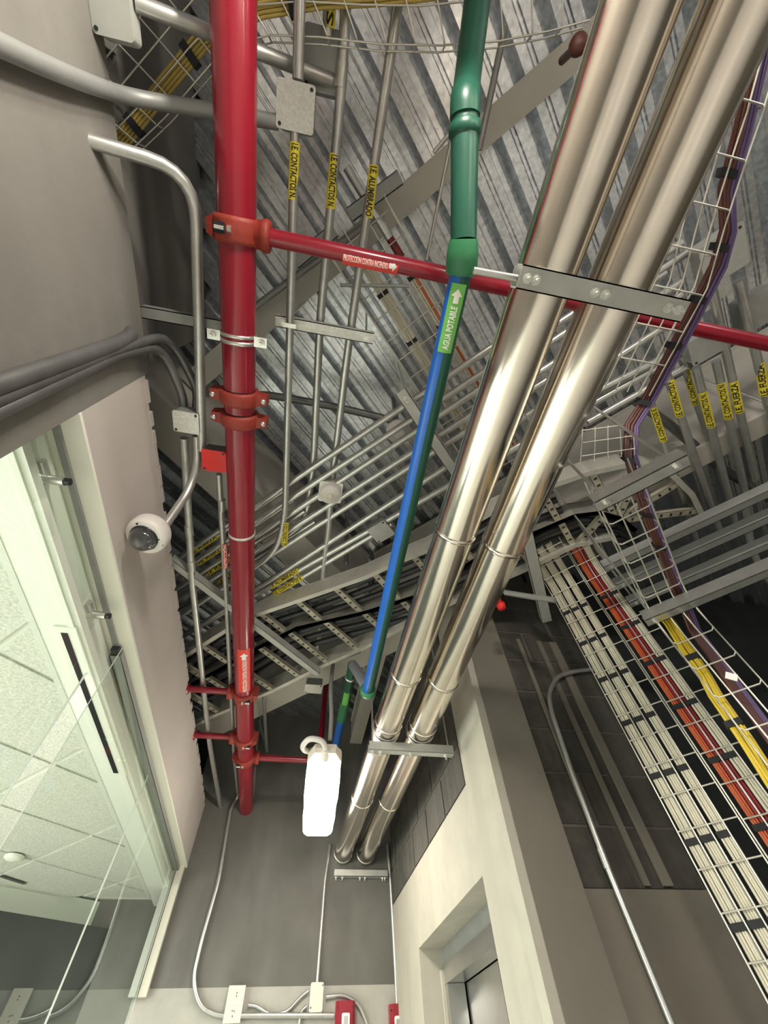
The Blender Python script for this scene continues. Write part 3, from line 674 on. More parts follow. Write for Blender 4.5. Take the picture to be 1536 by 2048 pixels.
# X-direction conduits at the top left
bx = az(205, 12, 3.15); bx.x = XL+0.050
jbox(0, 0, 0, 0.098, 0.105, 0.05, 'pale square cover box on the concrete wall at top left', p=bx, m='box_pale', back='box_pale')
hx1 = bx.z+0.035
yA = az(420, 45, hx1).y
conduit([V((XL+0.095, yA, hx1)), V((-0.16, yA-0.005, h2+0.03))], 0.019, 'thick conduit from the wall box passing behind the red main to the plain gray box')
q0 = ax(-60, 62, XL+0.03); q1 = ax(130, 150, XL+0.03); q2 = az(255, 195, 3.24); q3 = az(430, 222, 3.30); 
conduit([q0, q1, q2, q3, az(556, 245, 3.315)], 0.020, 'heavy bent conduit from the left wall under the yellow cable tray to the speckled box', 'galv_dull', fillet=0.14)
s0 = ax(183, 282, XL); s0 = V((XL-0.01, s0.y, s0.z)); hq = 3.19
s1 = V((-0.535, s0.y+0.01, hq)); s2 = az(404, 900, hq)
conduit([s0, s1, V((s2.x, s2.y, hq))], 0.0185, 'bent conduit leaving the concrete wall and running beside the red main', fillet=0.22)
# wall conduits climbing the gray wall
XW = XL+0.022
a0, a1 = ax(-30, 778, XW), ax(238, 686, XW)
conduit([a0, a1, a1+V((0.0, -0.01, 0.10)), a1+V((-0.06, -0.012, 0.14))], 0.021, 'upper dark conduit climbing the gray wall into a hole', 'galv_dark', fillet=0.05)
e0, e1 = ax(-30, 836, XW), ax(245, 704, XW)
bxl = az(372, 845, 3.20)
conduit([e0, e1, V((-0.70, e1.y+0.02, 3.22)), V((bxl.x-0.015, bxl.y-0.10, 3.23)), V((bxl.x-0.015, bxl.y-0.03, 3.23))], 0.016, 'lower dark conduit climbing the gray wall then curving to the cover box', 'galv_dark', fillet=0.12)
f0, f1 = ax(-30, 808, XW), ax(240, 696, XW)
conduit([f0, f1, V((-0.69, f1.y+0.0, 3.27)), V((bxl.x+0.03, bxl.y-0.12, 3.27)), V((bxl.x+0.03, bxl.y-0.03, 3.23))], 0.016, 'middle dark conduit climbing the gray wall then curving to the cover box', 'galv_dark', fillet=0.12)
jbox(372, 845, 3.165, 0.098, 0.088, 0.06, 'gray box with plain cover left of the red main above the dome camera', 0.02, 'galv_bright')
# conduits leaving that box downward in the picture
hl = 3.20
l0 = az(368, 876, hl); l1 = az(384, 1160, hl); l2 = ay(441, 1612, YB-0.02)
conduit([l0, l1, V((l1.x+0.005, 3.2, hl-0.01)), V((l2.x, YB, l2.z))], 0.0165, 'conduit from the cover box running along the white bulkhead to the back wall', couplings=((az(378, 1060, hl), Y), (az(383, 1130, hl), Y)), fillet=0.05)
# camera pipe
cc = az(297, 1068, 2.86); cc = V((-0.672, cc.y, 2.86))
conduit([az(394, 872, hl), az(396, 930, hl-0.01), az(376, 985, 3.10), V((cc.x+0.035, cc.y, cc.z+0.05))], 0.017, 'bent conduit carrying the dome camera', fillet=0.12)
dc = thing('dome_camera', cc, 'white dome security camera hanging from a bent conduit', 'camera')
tl = V((0.10, 0.10, 1)).normalized()
G().lathe(cc, tl, [(0.0, -0.028), (0.064, -0.028), (0.072, -0.022), (0.075, -0.010), (0.075, 0.022), (0.068, 0.036), (0.03, 0.044), (0.02, 0.05)], 36).obj('housing', 'plastic_white', dc)
G().lathe(cc, -tl, [(0.052, 0.026), (0.052, 0.032), (0.044, 0.036)], 32).obj('bezel_ring', 'plastic_black', dc)
gd = G().lathe(cc-tl*0.026, -tl, [(0.047*math.cos(a), 0.010+0.043*math.sin(a)) for a in [math.radians(x) for x in range(0, 91, 10)]], 32).obj('dome', 'dome', dc)
wbk = G().box(cc-tl*0.031+V((0.058, 0.012, 0)), (0.016, 0.034, 0.005), bev=0.004).obj('badge', 'plastic_black', dc)
for ang in (130, 15, 255):
    G().cyl(cc-tl*0.0305+V((0.063*math.cos(math.radians(ang)), 0.063*math.sin(math.radians(ang)), 0)), cc-tl*0.026+V((0.063*math.cos(math.radians(ang)), 0.063*math.sin(math.radians(ang)), 0)), 0.004, 8).obj('screw', 'plastic_black', dc)
# red cover box beside the main
pr = az(428, 922, 3.155)
jbox(0, 0, 0, 0.098, 0.098, 0.055, 'bright red box cover tucked against the red main', 0.0, 'red_bright', 'galv_dark', p=V((pr.x, pr.y, 3.155)))
hl2 = 3.205
n0 = az(438, 948, hl2); n1 = az(452, 1180, hl2)
n2 = V((n1.x+0.004, 3.35, hl2))
nt_ = conduit([n0, n1, n2, V((n2.x+0.01, YB-0.02, hl2+0.03)), ay(462, 1615, YB-0.02), ay(438, 1760, YB-0.02), ay(404, 1880, YB-0.02), ay(386, 1958, YB-0.02), ay(398, 2012, YB-0.02), ay(432, 2031, YB-0.02), ay(668, 2031, YB-0.02)], 0.0135,
        'long conduit from the red box running down the back wall to the red strobe', couplings=((az(444, 1010, hl2), Y),), fillet=0.06)
pc_ = az(450, 1110, hl2); pipe_text(nt_, 'DETECCIÓN', pc_, -Y, 0.16, 0.0135, 'red_label', 'white_print')
# conduit bundle on the 45-degree grid
HBN = 3.36
bund = [((600, 952), (807, 815)), ((600, 985), (830, 837)), ((600, 1015), (838, 858)), ((600, 1047), (830, 903)), ((600, 1073), (820, 933)), ((600, 1122), (810, 982)), ((560, 1162), (833, 1013)), ((520, 1205), (740, 1072))]
names = ['first', 'second', 'third', 'fourth', 'fifth', 'sixth', 'seventh', 'eighth']
rights = [0.98, 0.96, 0.97, 0.93, 0.92, 0.90, 0.88, -0.62]
btex = {5: None}
for i, (a, b) in enumerate(bund):
    pa_, pb_ = touv(az(*a, HBN)), touv(az(*b, HBN)); vm = (pa_[1]+pb_[1])/2; slope = (pb_[1]-pa_[1])/(pb_[0]-pa_[0])
    f = lambda u: uv(u, pa_[1]+slope*0.6*(u-pa_[0]), HBN)
    tx = []
    for (px, py, tt, ln) in {1: [], 0: [], 2: [], 3: [], 6: [(571, 1157, 'I.E. ALUMBRADO', 0.22)], 7: [(575, 1168, 'I.E. CONTACTOS E', 0.22)]}.get(i, []):
        tx.append((tt, f(touv(az(px, py, HBN))[0]), DU, ln))
    conduit([f(-3.0), f(rights[i])], 0.0155, '%s conduit of the diagonal bundle counted from the deck side, passing above the diagonal strut' % names[i], name='diagonal_conduit', texts=tx, group='diagonal conduits over the corridor')
for i, (px, py, lb) in enumerate(((410, 1088, 'first'), (425, 1108, 'second'), (443, 1130, 'third'), (464, 1149, 'fourth'))):
    u_, v_ = touv(az(px, py, HBN+0.03))
    conduit([uv(-3.0, v_, HBN+0.03), uv(-0.95, v_, HBN+0.03)], 0.0145, '%s of four yellow-tagged power conduits left of the red main, counted from the dome camera' % lb, name='diagonal_conduit',
            texts=(('I.E. FUERZA', uv(u_, v_, HBN+0.03), DU, 0.21),), group='power conduits left of the red main')
jbox(762, 1064, 3.335, 0.11, 0.11, 0.055, 'gray box turned diagonally right of the sensor, beside the blue pipe', math.radians(-45), 'galv')
# strut arms crossing under the bundle
def arm(p0, p1, h, wd, label, m='galv_strut', cl='bottom'):
    return tag(G().channel(V((p0.x, p0.y, h)), V((p1.x, p1.y, h)), wd, 0.042, closed=cl).obj('diagonal_strut', m), label, 'strut')
ha = 3.215
arm(az(340, 1117, ha), az(636, 1345, ha), ha, 0.042, 'long diagonal strut from the white bulkhead to the small end box', 'galv_strut')
arm(az(800, 780, 3.31), az(925, 965, 3.31), 3.31, 0.05, 'diagonal strut crossing behind the blue pipe under the conduit bundle', 'galv_strut')
q = az(812, 795, 3.30)
t = thing('hanger_bolt', q, 'bolt and nut hanging at the tip of the strut behind the blue pipe', 'bolt')
G().cyl(q-Z*0.06, q+Z*0.6, 0.005, 8).obj('rod', 'zinc', t); G().cyl(q-Z*0.016, q-Z*0.006, 0.012, 6, smooth=False).obj('nut', 'zinc', t)
# round white plate behind the bundle
pp = az(797, 862, 3.45)
t = thing('ceiling_detector', pp, 'round white detector base above the conduit bundle', 'detector')
G().lathe(pp, -Z, [(0.06, 0), (0.06, 0.015), (0.03, 0.02), (0.03, 0.03), (0.026, 0.034)], 28).obj('base', 'plastic_white', t)
G().cyl(pp, pp+Z*0.5, 0.012, 10).obj('stem', 'galv_dark', t)
# misc conduits and rods near the deck
conduit([az(480, 800, 3.72), az(520, 788, 3.72), az(600, 800, 3.72), az(700, 820, 3.72), az(790, 842, 3.7)], 0.020, 'dark flexible conduit strung across the deck behind the red couplings', 'galv_dark', fillet=0.1, name='flexible_conduit')
conduit([az(905, 268, 3.45), az(853, 520, 3.45)], 0.0065, 'thin bright brace rod left of the green pipe', 'zinc', name='brace_rod', cat='rod')
conduit([az(1010, 55, 3.55), az(958, 300, 3.55)], 0.0115, 'dark straight conduit right of the green pipe', 'galv_dull')
conduit([az(495, 625, 3.72), az(655, 505, 3.72), az(760, 430, 3.72)], 0.015, 'dull conduit lying along the narrow cream beam', 'galv_dull')
conduit([az(680, 570, 3.5), az(818, 572, 3.5)], 0.007, 'short thin rod pointing right under the mid mesh tray', 'galv_dull', name='brace_rod', cat='rod')
arm(az(700, 430, 3.62), az(800, 355, 3.62), 3.62, 0.05, 'dull strut clipped below the narrow cream beam', 'galv_dull')
arm(az(590, 525, 3.62), az(670, 460, 3.62), 3.62, 0.05, 'dull strut with round bolt left of the second conduit', 'galv_dull')
conduit([az(905, 260, 3.42), az(868, 305, 3.42)], 0.007, 'small bright rod clamped to the green pipe collar', 'zinc', name='brace_rod', cat='rod')
# back wall conduits
w_y = YB-0.014
conduit([ay(660, 1690, w_y), ay(650, 1760, w_y), ay(634, 1972, w_y)], 0.0115, 'vertical conduit behind the lamp down to the blank plate', fillet=0.05)
conduit([ay(522, 1425, w_y), ay(513, 1500, w_y), ay(505, 1600, w_y)], 0.012, 'thin vertical conduit right of the red main end', 'galv_dull')
conduit([ay(775, 1690, w_y), ay(781, 1760, w_y), ay(795, 2008, w_y)], 0.0135, 'vertical conduit in the right corner above the second strobe', fillet=0.04)
conduit([az(720, 1302, 3.3), az(562, 1362, 3.3), az(527, 1392, 3.3), V((az(524, 1420, 3.3).x, YB-0.03, 3.6)), ay(518, 1440, w_y)], 0.013, 'dark conduit along the cream girder bending to the back wall', 'galv_dull', fillet=0.08)
# elbow conduit above the wall band, wavy conduits between plates
def wallpts(L): return [ay(x, y, w_y) for x, y in L]
conduit(wallpts([(497, 2010), (512, 2012), (540, 2030), (575, 2024), (600, 1995), (617, 1982)]), 0.0095, 'wavy flexible conduit joining the two wall plates', 'galv', fillet=0.04, name='flexible_conduit')
conduit(wallpts([(652, 1994), (690, 1990), (718, 2008), (735, 2050)]), 0.011, 'bent conduit right of the blank plate passing the strobe', 'galv', fillet=0.06)
conduit(wallpts([(613, 2013), (602, 2022), (597, 2060)]), 0.009, 'short bent conduit under the blank plate', 'galv', fillet=0.03)
def wplate(poly, label, name, m, slots=()):
    c = ay(*poly, YB-0.03); t = thing(name, c, label, 'plate')
    return t, c
t, c = wplate((469, 2008), 'tall white switch plate with dark slots on the back wall', 'wall_plate', 'plastic_white')
G().box(c, (0.105, 0.012, 0.155), X, Y, Z).obj('plate', 'plastic_cream', t)
G().box(c+Y*0.016, (0.09, 0.024, 0.14)).obj('back_box', 'galv_dull', t)
for dx, dz in ((0.004, 0.045), (0.004, 0.032), (-0.006, -0.028), (0.006, -0.030), (0.0, -0.05)): G().box(c+V((dx, -0.0065, dz)), (0.005, 0.002, 0.007)).obj('slot', 'plastic_black', t)
G().box(c+V((0, -0.007, 0.002)), (0.035, 0.004, 0.018)).obj('rocker', 'plastic_white', t)
t, c = wplate((633, 1994), 'blank white cover plate with rounded corners right of the switch plate', 'wall_plate', 'plastic_white')
G().box(c, (0.086, 0.128, 0.006), X, Z, -Y, 0.010).obj('plate', 'plastic_cream', t)
G().box(c+Y*0.016, (0.078, 0.026, 0.118)).obj('back_box', 'galv_dull', t)
G().cyl(c+V((0, -0.006, 0)), c+V((0, -0.002, 0)), 0.010, 14).obj('knockout', 'plastic_white', t)
for dx, dz in ((0.037, 0.05), (-0.034, -0.045)): G().cyl(c+V((dx, -0.006, dz)), c+V((dx, -0.002, dz)), 0.005, 10).obj('screw', 'galv_dark', t)
for (px, py, lb, wd) in ((690, 2040, 'red fire alarm strobe on the back wall, conduit entering its left side', 0.125), (793, 2046, 'red fire alarm strobe in the right corner under the vertical conduit', 0.09)):
    c = ay(px, py, YB-0.04); t = thing('fire_strobe', c, lb, 'alarm')
    bev = 0.018; wz = 0.155
    g = G().prism([c+V((-wd/2, 0.04, wz/2)), c+V((wd/2, 0.04, wz/2)), c+V((wd/2, -0.01, wz/2)), c+V((wd/2-bev, -0.03, wz/2)), c+V((-wd/2+bev, -0.03, wz/2)), c+V((-wd/2, -0.01, wz/2))], V((0, 0, -wz)))
    g.obj('housing', 'red_paint', t)
    G().box(c+V((0, -0.034, -0.012)), (wd*0.40, 0.075, 0.012), X, Z, -Y, 0.008).obj('lens', 'white_print', t)
    G().box(c+V((0, -0.038, -0.012)), (wd*0.22, 0.05, 0.010), X, Z, -Y, 0.006).obj('reflector', 'steel_brushed', t)
    for s in (-1, 1): G().cyl(c+V((s*wd*0.38, -0.02, 0.05)), c+V((s*wd*0.38, -0.026, 0.05)), 0.005, 8).obj('screw', 'black_strap', t)
# conduit on the block wall
fy_ = 1.78
conduit([ay(1190, 1338, fy_), ay(1150, 1342, fy_), ay(1115, 1352, fy_), ay(1098, 1385, fy_), ay(1102, 1420, fy_), ay(1141, 1536, fy_), ay(1209, 1720, fy_), ay(1344, 2048, fy_), ay(1420, 2230, fy_)], 0.0115,
        'conduit climbing the dark block wall and hooking right at the top', 'galv', fillet=0.05, couplings=((ay(1208, 1717, fy_), Z),))

# ================================================================== LAMP
LH = 2.75
la, lb_ = az(647, 1545, LH), az(634, 1672, LH)
lx0 = la.x; ly0, ly1 = la.y, lb_.y
lp = thing('hanging_lamp', ((la+lb_)/2), 'bright oblong vapour-tight lamp hanging over the corridor', 'lamp')
dL = (lb_-la).normalized(); sL = dL.cross(Z).normalized()
Lw = 0.105
prof = []
for i in range(25):
    s = i/24; ln = (lb_-la).length; yy = s*ln
    edge = min(s, 1-s)*ln
    k = Lw*min(1, math.sqrt(max(edge, 0)/0.10)*0.35+0.66) if edge < 0.10 else Lw
    k *= 1-0.035*(0.5-0.5*math.cos(2*math.pi*s*3))*(1 if 0.08 < s < 0.92 else 0)
    prof.append((yy, k))
base = [la+dL*y+sL*k for y, k in prof]+[la+dL*y-sL*k for y, k in reversed(prof)]
G().prism(base, Z*0.06).obj('diffuser', 'lamp_diffuser', lp)
G().box((la+lb_)/2+Z*0.09-dL*0.02, ((lb_-la).length+0.08, 0.20, 0.055), dL, sL, Z, 0.06).obj('housing', 'plastic_cream', lp)
G().prism([la-dL*0.02+sL*0.10+Z*0.05, la-dL*0.12+sL*0.06+Z*0.05, la-dL*0.12-sL*0.06+Z*0.05, la-dL*0.02-sL*0.10+Z*0.05], Z*0.05).obj('end_cap', 'plastic_cream', lp)
G().cyl(la-dL*0.125+Z*0.07, la-dL*0.06+Z*0.045, 0.022, 14).obj('gland', 'plastic_white', lp)
def flick(name, pts, r, m, par, fil=0.05): G().tube(pts, r, 10, fil).obj(name, m, par)
lc = la-dL*0.12+Z*0.07
flick('cord', [lc, lc+V((-0.02, -0.05, 0.02)), lc+V((-0.10, -0.06, 0.03)), lc+V((-0.14, 0.02, 0.02)), lc+V((-0.11, 0.10, 0.03)), lc+V((-0.03, 0.14, 0.06))], 0.016, 'plastic_white', lp, 0.07)
hg = [az(664, 1340, 3.42), az(655, 1470, 3.05), V((la.x+0.0, la.y-0.13, LH+0.13)), lc+V((0.01, 0, 0.01))]
conduit([V((hg[0].x, la.y-0.16, 3.50)), V((hg[0].x-0.01, la.y-0.16, 3.2)), V((lc.x+0.02, la.y-0.14, LH+0.25)), lc+V((0.02, -0.01, 0.05))], 0.013, 'gray flexible conduit dropping to the hanging lamp', 'galv_dull', fillet=0.1, name='flexible_conduit')
for k in (-0.3, 0, 0.3): bulb((la+lb_)/2+dL*k-Z*0.06, 5.5, 0.05)
# a second lamp of the same kind, just behind the viewer
lc2 = V((0.05, -1.05, 2.85))
lq = thing('hanging_lamp', lc2, 'second oblong vapour-tight lamp of the corridor, overhead behind the viewer', 'lamp')
G().box(lc2+Z*0.03, (0.2, 0.85, 0.06), X, Y, Z, 0.09).obj('diffuser', 'lamp_diffuser', lq)
G().box(lc2+Z*0.09, (0.2, 0.9, 0.055), X, Y, Z, 0.06).obj('housing', 'plastic_cream', lq)
for k in (-0.28, 0, 0.28): bulb(lc2+V((0, k, -0.07)), 38)

# ================================================================== LADDER TRAYS
HLD = 3.25
def lad(pts): return [az(x, y, HLD) for x, y in pts]
R1 = lad([(330, 1338), (370, 1313), (453, 1261), (510, 1232), (647, 1185), (730, 1156), (803, 1123), (860, 1100), (980, 1028), (1105, 972), (1180, 947), (1250, 932), (1300, 933), (1345, 950), (1385, 990), (1410, 1040)])
R2 = lad([(340, 1395), (376, 1373), (457, 1329), (508, 1300), (594, 1256), (730, 1225), (830, 1193), (950, 1120), (1060, 1070), (1150, 1032), (1200, 1026), (1240, 1037), (1272, 1062)])
R3 = lad([(340, 1480), (420, 1436), (540, 1385), (640, 1335), (730, 1296), (860, 1228), (960, 1180), (1064, 1135), (1150, 1092), (1230, 1076)])
def rail(pts, par):
    g = G(); P = pts
    for off, wd, th in ((0.0, 0.026, 0.004), (0.096, 0.026, 0.004)):
        vs = []
        for i, p in enumerate(P):
            d = (P[min(i+1, len(P)-1)]-P[max(i-1, 0)]).normalized(); s = d.cross(Z).normalized()
            vs += [p+s*(wd/2)+Z*off, p-s*(wd/2)+Z*off, p+s*(wd/2)+Z*(off+th), p-s*(wd/2)+Z*(off+th)]
        n = len(P); fs = []
        for i in range(n-1):
            a, b = 4*i, 4*i+4; fs += [(a, a+1, b+1, b), (a+2, b+2, b+3, a+3), (a, b, b+2, a+2), (a+1, a+3, b+3, b+1)]
        g.add(vs, fs)
    vs = []
    for i, p in enumerate(P):
        d = (P[min(i+1, len(P)-1)]-P[max(i-1, 0)]).normalized(); s = d.cross(Z).normalized()
        vs += [p+s*0.012, p+s*0.012+Z*0.1, p+s*0.009, p+s*0.009+Z*0.1]
    g.add(vs, [q for i in range(len(P)-1) for q in ((4*i, 4*i+4, 4*i+5, 4*i+1), (4*i+2, 4*i+3, 4*i+7, 4*i+6))])
    return g.obj('side_rail', 'galv_rail', par)
mat('galv_rail', (0.62, 0.60, 0.53), 0.5, 0.45, noise=0.2, nscale=10)
mat('galv_rung', (0.52, 0.48, 0.38), 0.55, 0.35, noise=0.3, nscale=14)
def along(P, s):
    for i in range(len(P)-1):
        L = (P[i+1]-P[i]).length
        if s <= L: return P[i]+(P[i+1]-P[i])*(s/L), (P[i+1]-P[i]).normalized()
        s -= L
    return None, None
def plen(P): return sum((P[i+1]-P[i]).length for i in range(len(P)-1))
def nearest_on(P, o, d):                                   # where a ray in plan from o along d meets polyline P
    best = None
    for i in range(len(P)-1):
        a, b = P[i], P[i+1]; e = b-a; den = d.x*e.y-d.y*e.x
        if abs(den) < 1e-9: continue
        w0 = a-o; t = (w0.x*e.y-w0.y*e.x)/den; k = (w0.x*d.y-w0.y*d.x)/den
        if t > 0 and -0.001 <= k <= 1.001 and (best is None or t < best[0]): best = (t, o+d*t)
    return best
def ladder(A, B, label):
    c = A[len(A)//2]*0.5+B[len(B)//2]*0.5
    t = thing('ladder_tray', c, label, 'cable tray'); rail(A, t); rail(B, t)
    s = 0.10; L = plen(A); k = 0
    while s < L:
        p, d = along(A, s)
        if p is None: break
        dirn = DV if touv(p)[0] < 0.25 else V((-d.y, d.x, 0))
        if touv(p)[0] >= 0.25: dirn = V((-d.y, d.x, 0)); dirn = dirn if dirn.dot(DV-DU*0.5) > 0 else -dirn; dirn = (B[-1]*0.5+B[-3]*0.5-p); dirn.z = 0; dirn.normalize()
        hit = nearest_on(B, p+dirn*0.01, dirn)
        if hit and hit[0] < 0.6:
            e = hit[1]; r = G().channel(p+Z*0.02, V((e.x, e.y, p.z+0.02)), 0.036, 0.022, 0.002).obj('rung', 'galv_rung', t)
            m = (V((e.x, e.y, p.z))-p); n_ = int(m.length/0.045)
            if k % 2 == 0 or True:
                g = G()
                for j in range(1, n_):
                    g.box(p+m*(j/n_)+Z*0.0085, (0.010, 0.016, 0.002), m.normalized(), m.normalized().cross(Z), Z)
                if n_ > 1: stuff(g.obj('rung_slots', 'plastic_black', r))
        s += 0.24; k += 1
    return t
ladder(R1, R2, 'upper ladder cable tray sweeping from the red main to the curved elbow at right')
ladder(R2[:], R3, 'lower ladder cable tray beside the far girder with dark cables')
# dark power cables lying in the ladders
def offset_path(A, B, k, dz):
    out = []
    for i, p in enumerate(A):
        q = min(B, key=lambda b: (b-p-DV*0.3).length); out.append(p*(1-k)+V((q.x, q.y, p.z))*k+Z*dz)
    return out
for j, (A, B, k) in enumerate(((R1, R2, 0.25), (R1, R2, 0.5), (R1, R2, 0.75), (R2, R3, 0.3), (R2, R3, 0.55), (R2, R3, 0.8))):
    tr = 'upper' if j < 3 else 'lower'; wh_ = ('inner', 'middle', 'outer')[j % 3]
    L = plen(A); pts = []
    n = 18
    for i in range(n+1):
        p, d = along(A, min(L*0.999, L*i/n)); u_, v_ = touv(p); pts.append(p+DV*(0.27*k+0.006*math.sin(i*1.3+j))+Z*(0.055))
    if j < 3: pts = pts[:14]
    tag(G().tube(pts, 0.017, 10).obj('power_cable', 'black_cable'), '%s black power cable lying in the %s ladder tray' % (wh_, tr), 'cable')

# ================================================================== MESH TRAYS AND CABLES
def mesh_tray(path, sidevec, upvec, widths, cross, label, side_h=0.05, r=0.0025, nlong=4, m='wire', name='mesh_tray', phase=0.03, sides=True):
    """path: centre line of one edge; widths: tray width along sidevec; upvec: direction of the basket walls"""
    t = thing(name, path[len(path)//2], label, 'cable tray')
    P = path; n = len(P)
    for k in range(nlong):
        o = sidevec*(widths*k/(nlong-1)); G().tube([p+o for p in P], r, 6, 0).obj('long_wire', m, t)
    if sides:
        for s_, o in ((0, V((0, 0, 0))), (1, sidevec*widths)):
            G().tube([p+o+upvec*side_h for p in P], r, 6, 0).obj('long_wire', m, t)
    L = plen(P); s = phase
    while s < L:
        p, d = along(P, s); e = p+sidevec*widths
        if sides: pts = [p+upvec*side_h, p+upvec*0.01, p+sidevec*0.01, e-sidevec*0.01, e+upvec*0.01, e+upvec*side_h]
        else: pts = [p, e]
        dn = upvec*(-2*r) if True else V((0, 0, 0))
        G().tube([q+dn for q in pts], r, 6, 0.0).obj('cross_wire', m, t)
        s += cross
    return t
def bundle(paths_center, width_dir, up_dir, n, r, mats, label, straps=(), name='cable_bundle', rows=2, group=None, jit=0.0015):
    """several cables side by side along a centre line"""
    t = thing(name, paths_center[len(paths_center)//2], label, 'cables', group)
    k = 0
    per = math.ceil(n/rows)
    for i in range(n):
        row = i // per; col = i % per
        o = width_dir*((col-(per-1)/2+0.5*(row % 2))*2*r*0.98)+up_dir*(row*1.7*r)
        mm = mats[i % len(mats)]
        P = [p+o+width_dir*random.uniform(-jit, jit)+up_dir*random.uniform(-jit, jit) for p in paths_center]
        G().tube(P, r, 8, 0.0).obj('cable', mm, t)
    L = plen(paths_center)
    for s in straps:
        p, d = along(paths_center, s)
        if p is None: continue
        hw = per*r+0.004; hh = rows*r+0.004
        G().box(p+up_dir*((rows-1)*0.85*r), (0.018, hw*2, hh*2), d, width_dir, up_dir).obj('strap', 'black_strap', t)
    return t
# vertical wall trays in front of the shaft (plane v = 1.93)
VT = 1.93
# first tray: horizontal from the ladder elbow, then down
def downpath(u, v0, z0, v1=VT, zend=0.0, n=5):
    P = [uv(u, v0, z0)]
    for i in range(n+1):
        a = math.pi/2*i/n; P.append(uv(u, v1-0.10+0.10*math.sin(a), z0-0.10+0.10*math.cos(a)))
    P.append(uv(u, v1, zend)); return P
ZT1 = 3.27
def wall_tray(u0, u1, v0, label, z0=ZT1, vt=VT, nlong=5, zend=0.3, cross=0.10, ph=0.05):
    P = downpath(u0, v0, z0, vt, zend)
    return mesh_tray(P, DU, V((0, 0, 0))+DV*0.055, u1-u0, cross, label, 0.0, 0.0027, nlong, phase=ph, sides=False)
wall_tray(-0.119, 0.070, 1.60, 'first vertical wire mesh tray with three white cable bundles', ph=0.04)
for uu in (-0.123, 0.068): pass
wall_tray(0.078, 0.235, 1.66, 'second vertical wire mesh tray with orange and dark red cables', ph=0.09, nlong=4)
# basket side walls of the first two trays
for (u_, lb) in ((-0.119, 'left'), (0.070, 'right')):
    pass
def vb(u, v0, n, mats, label, straps, rr=0.0042, rows=2, zoff=0.0, off=0.012, z0=ZT1, vt=VT, zend=0.25):
    P = downpath(u, v0, z0+off, vt+off, zend)
    return bundle(P, DU, (DV*0.7+Z*0.0).normalized(), n, rr, mats, label, straps, rows=rows)
base_s = 0.33
st = [0.42+0.20*i for i in range(14)]
vb(-0.094, 1.62, 8, ['cable_white'], 'leftmost white cable bundle strapped in the first vertical tray', [s+0.055 for s in st], 0.0042)
vb(-0.046, 1.62, 8, ['cable_white'], 'middle white cable bundle in the first vertical tray', [s+0.055 for s in st], 0.0042)
vb(0.006, 1.62, 8, ['cable_white'], 'right white cable bundle of the three in the first vertical tray', [s+0.055 for s in st], 0.0042)
vb(0.106, 1.68, 6, ['cable_orange'], 'orange cable bundle in the second vertical tray', st, 0.0042)
vb(0.133, 1.68, 6, ['cable_red'], 'dark red cable bundle beside the orange one', st, 0.0046)
vb(0.166, 1.68, 6, ['cable_white'], 'white cable bundle right of the dark red one', st, 0.0050)
# lower overhead mesh tray: near part along the corridor, then 45 degrees, then down
HLT = 2.62
u3, w3 = 0.190, 0.133
Pn = [uv(u3, 0.87, HLT), uv(u3, 1.44, HLT)]
for i in range(1, 6):
    a = math.pi/2*i/5; Pn.append(uv(u3, 1.44+0.10*math.sin(a), HLT-0.10+0.10*math.cos(a)))
Pn.append(uv(u3, 1.54, 0.4))
mesh_tray(Pn, DU, (DV*-0.0+Z), w3, 0.10, 'hanging wire mesh tray between two struts, right of the clad pipes', 0.05, 0.0026, 4, phase=0.055)
# near length of that tray, running along the corridor at a higher level
edge = [(1560, 60), (1512, 230), (1478, 330), (1440, 450), (1405, 575), (1370, 640), (1290, 790)]
HUT = 2.90
Pu = [az(x, y, HUT) for x, y in edge]
mesh_tray([p-X*0.145 for p in Pu], X, Z, 0.16, 0.10, 'high wire mesh tray along the right clad pipe with brown and purple cables', 0.05, 0.0025, 5, phase=0.02)
pdp = [az(1265, 845, HUT), az(1262, 905, 2.78)]
mesh_tray([az(1165, 858, 2.86), az(1160, 925, 2.70)], (pdp[0]-az(1165, 858, 2.86)).normalized(), Z, (pdp[0]-az(1165, 858, 2.86)).length, 0.07, 'short stepped mesh piece linking the high tray to the hanging one', 0.0, 0.0024, 5, phase=0.005, sides=False)
pur = [az(1520, 60, HUT+0.01), az(1480, 250, HUT+0.01), az(1447, 380, HUT+0.01), az(1450, 460, HUT+0.01), az(1430, 530, HUT+0.01), az(1375, 640, HUT+0.01), az(1290, 800, HUT+0.005), az(1258, 850, 2.86), az(1254, 910, 2.78), az(1276, 985, 2.66), az(1300, 1050, 2.655), az(1325, 1110, 2.65), az(1350, 1175, 2.65), av(1385, 1262, 1.60), av(1420, 1310, 1.60), av(1470, 1380, 1.60), av(1540, 1480, 1.60), av(1640, 1620, 1.60)]
bundle(pur, X, Z, 6, 0.0052, ['cable_brown'], 'brown cables following the hanging mesh tray', [0.25, 0.42, 0.55, 0.68, 0.86, 1.08, 1.30, 1.46], rows=2)
bundle([p+X*0.027 for p in pur], X, Z, 4, 0.0052, ['cable_purple'], 'purple and gray cables right of the brown ones', (), rows=2)
yel = [az(1322, 1225, 2.64), av(1340, 1248, 1.57), av(1372, 1300, 1.57), av(1408, 1352, 1.57), av(1428, 1390, 1.57), av(1490, 1480, 1.57), av(1560, 1590, 1.57), av(1660, 1750, 1.57)]
bundle(yel, DU, DV, 8, 0.0046, ['cable_yellow'], 'yellow cables dropping from the hanging mesh tray', [0.20, 0.42, 0.62], rows=2)
lb5 = av(1463, 1353, 1.5)
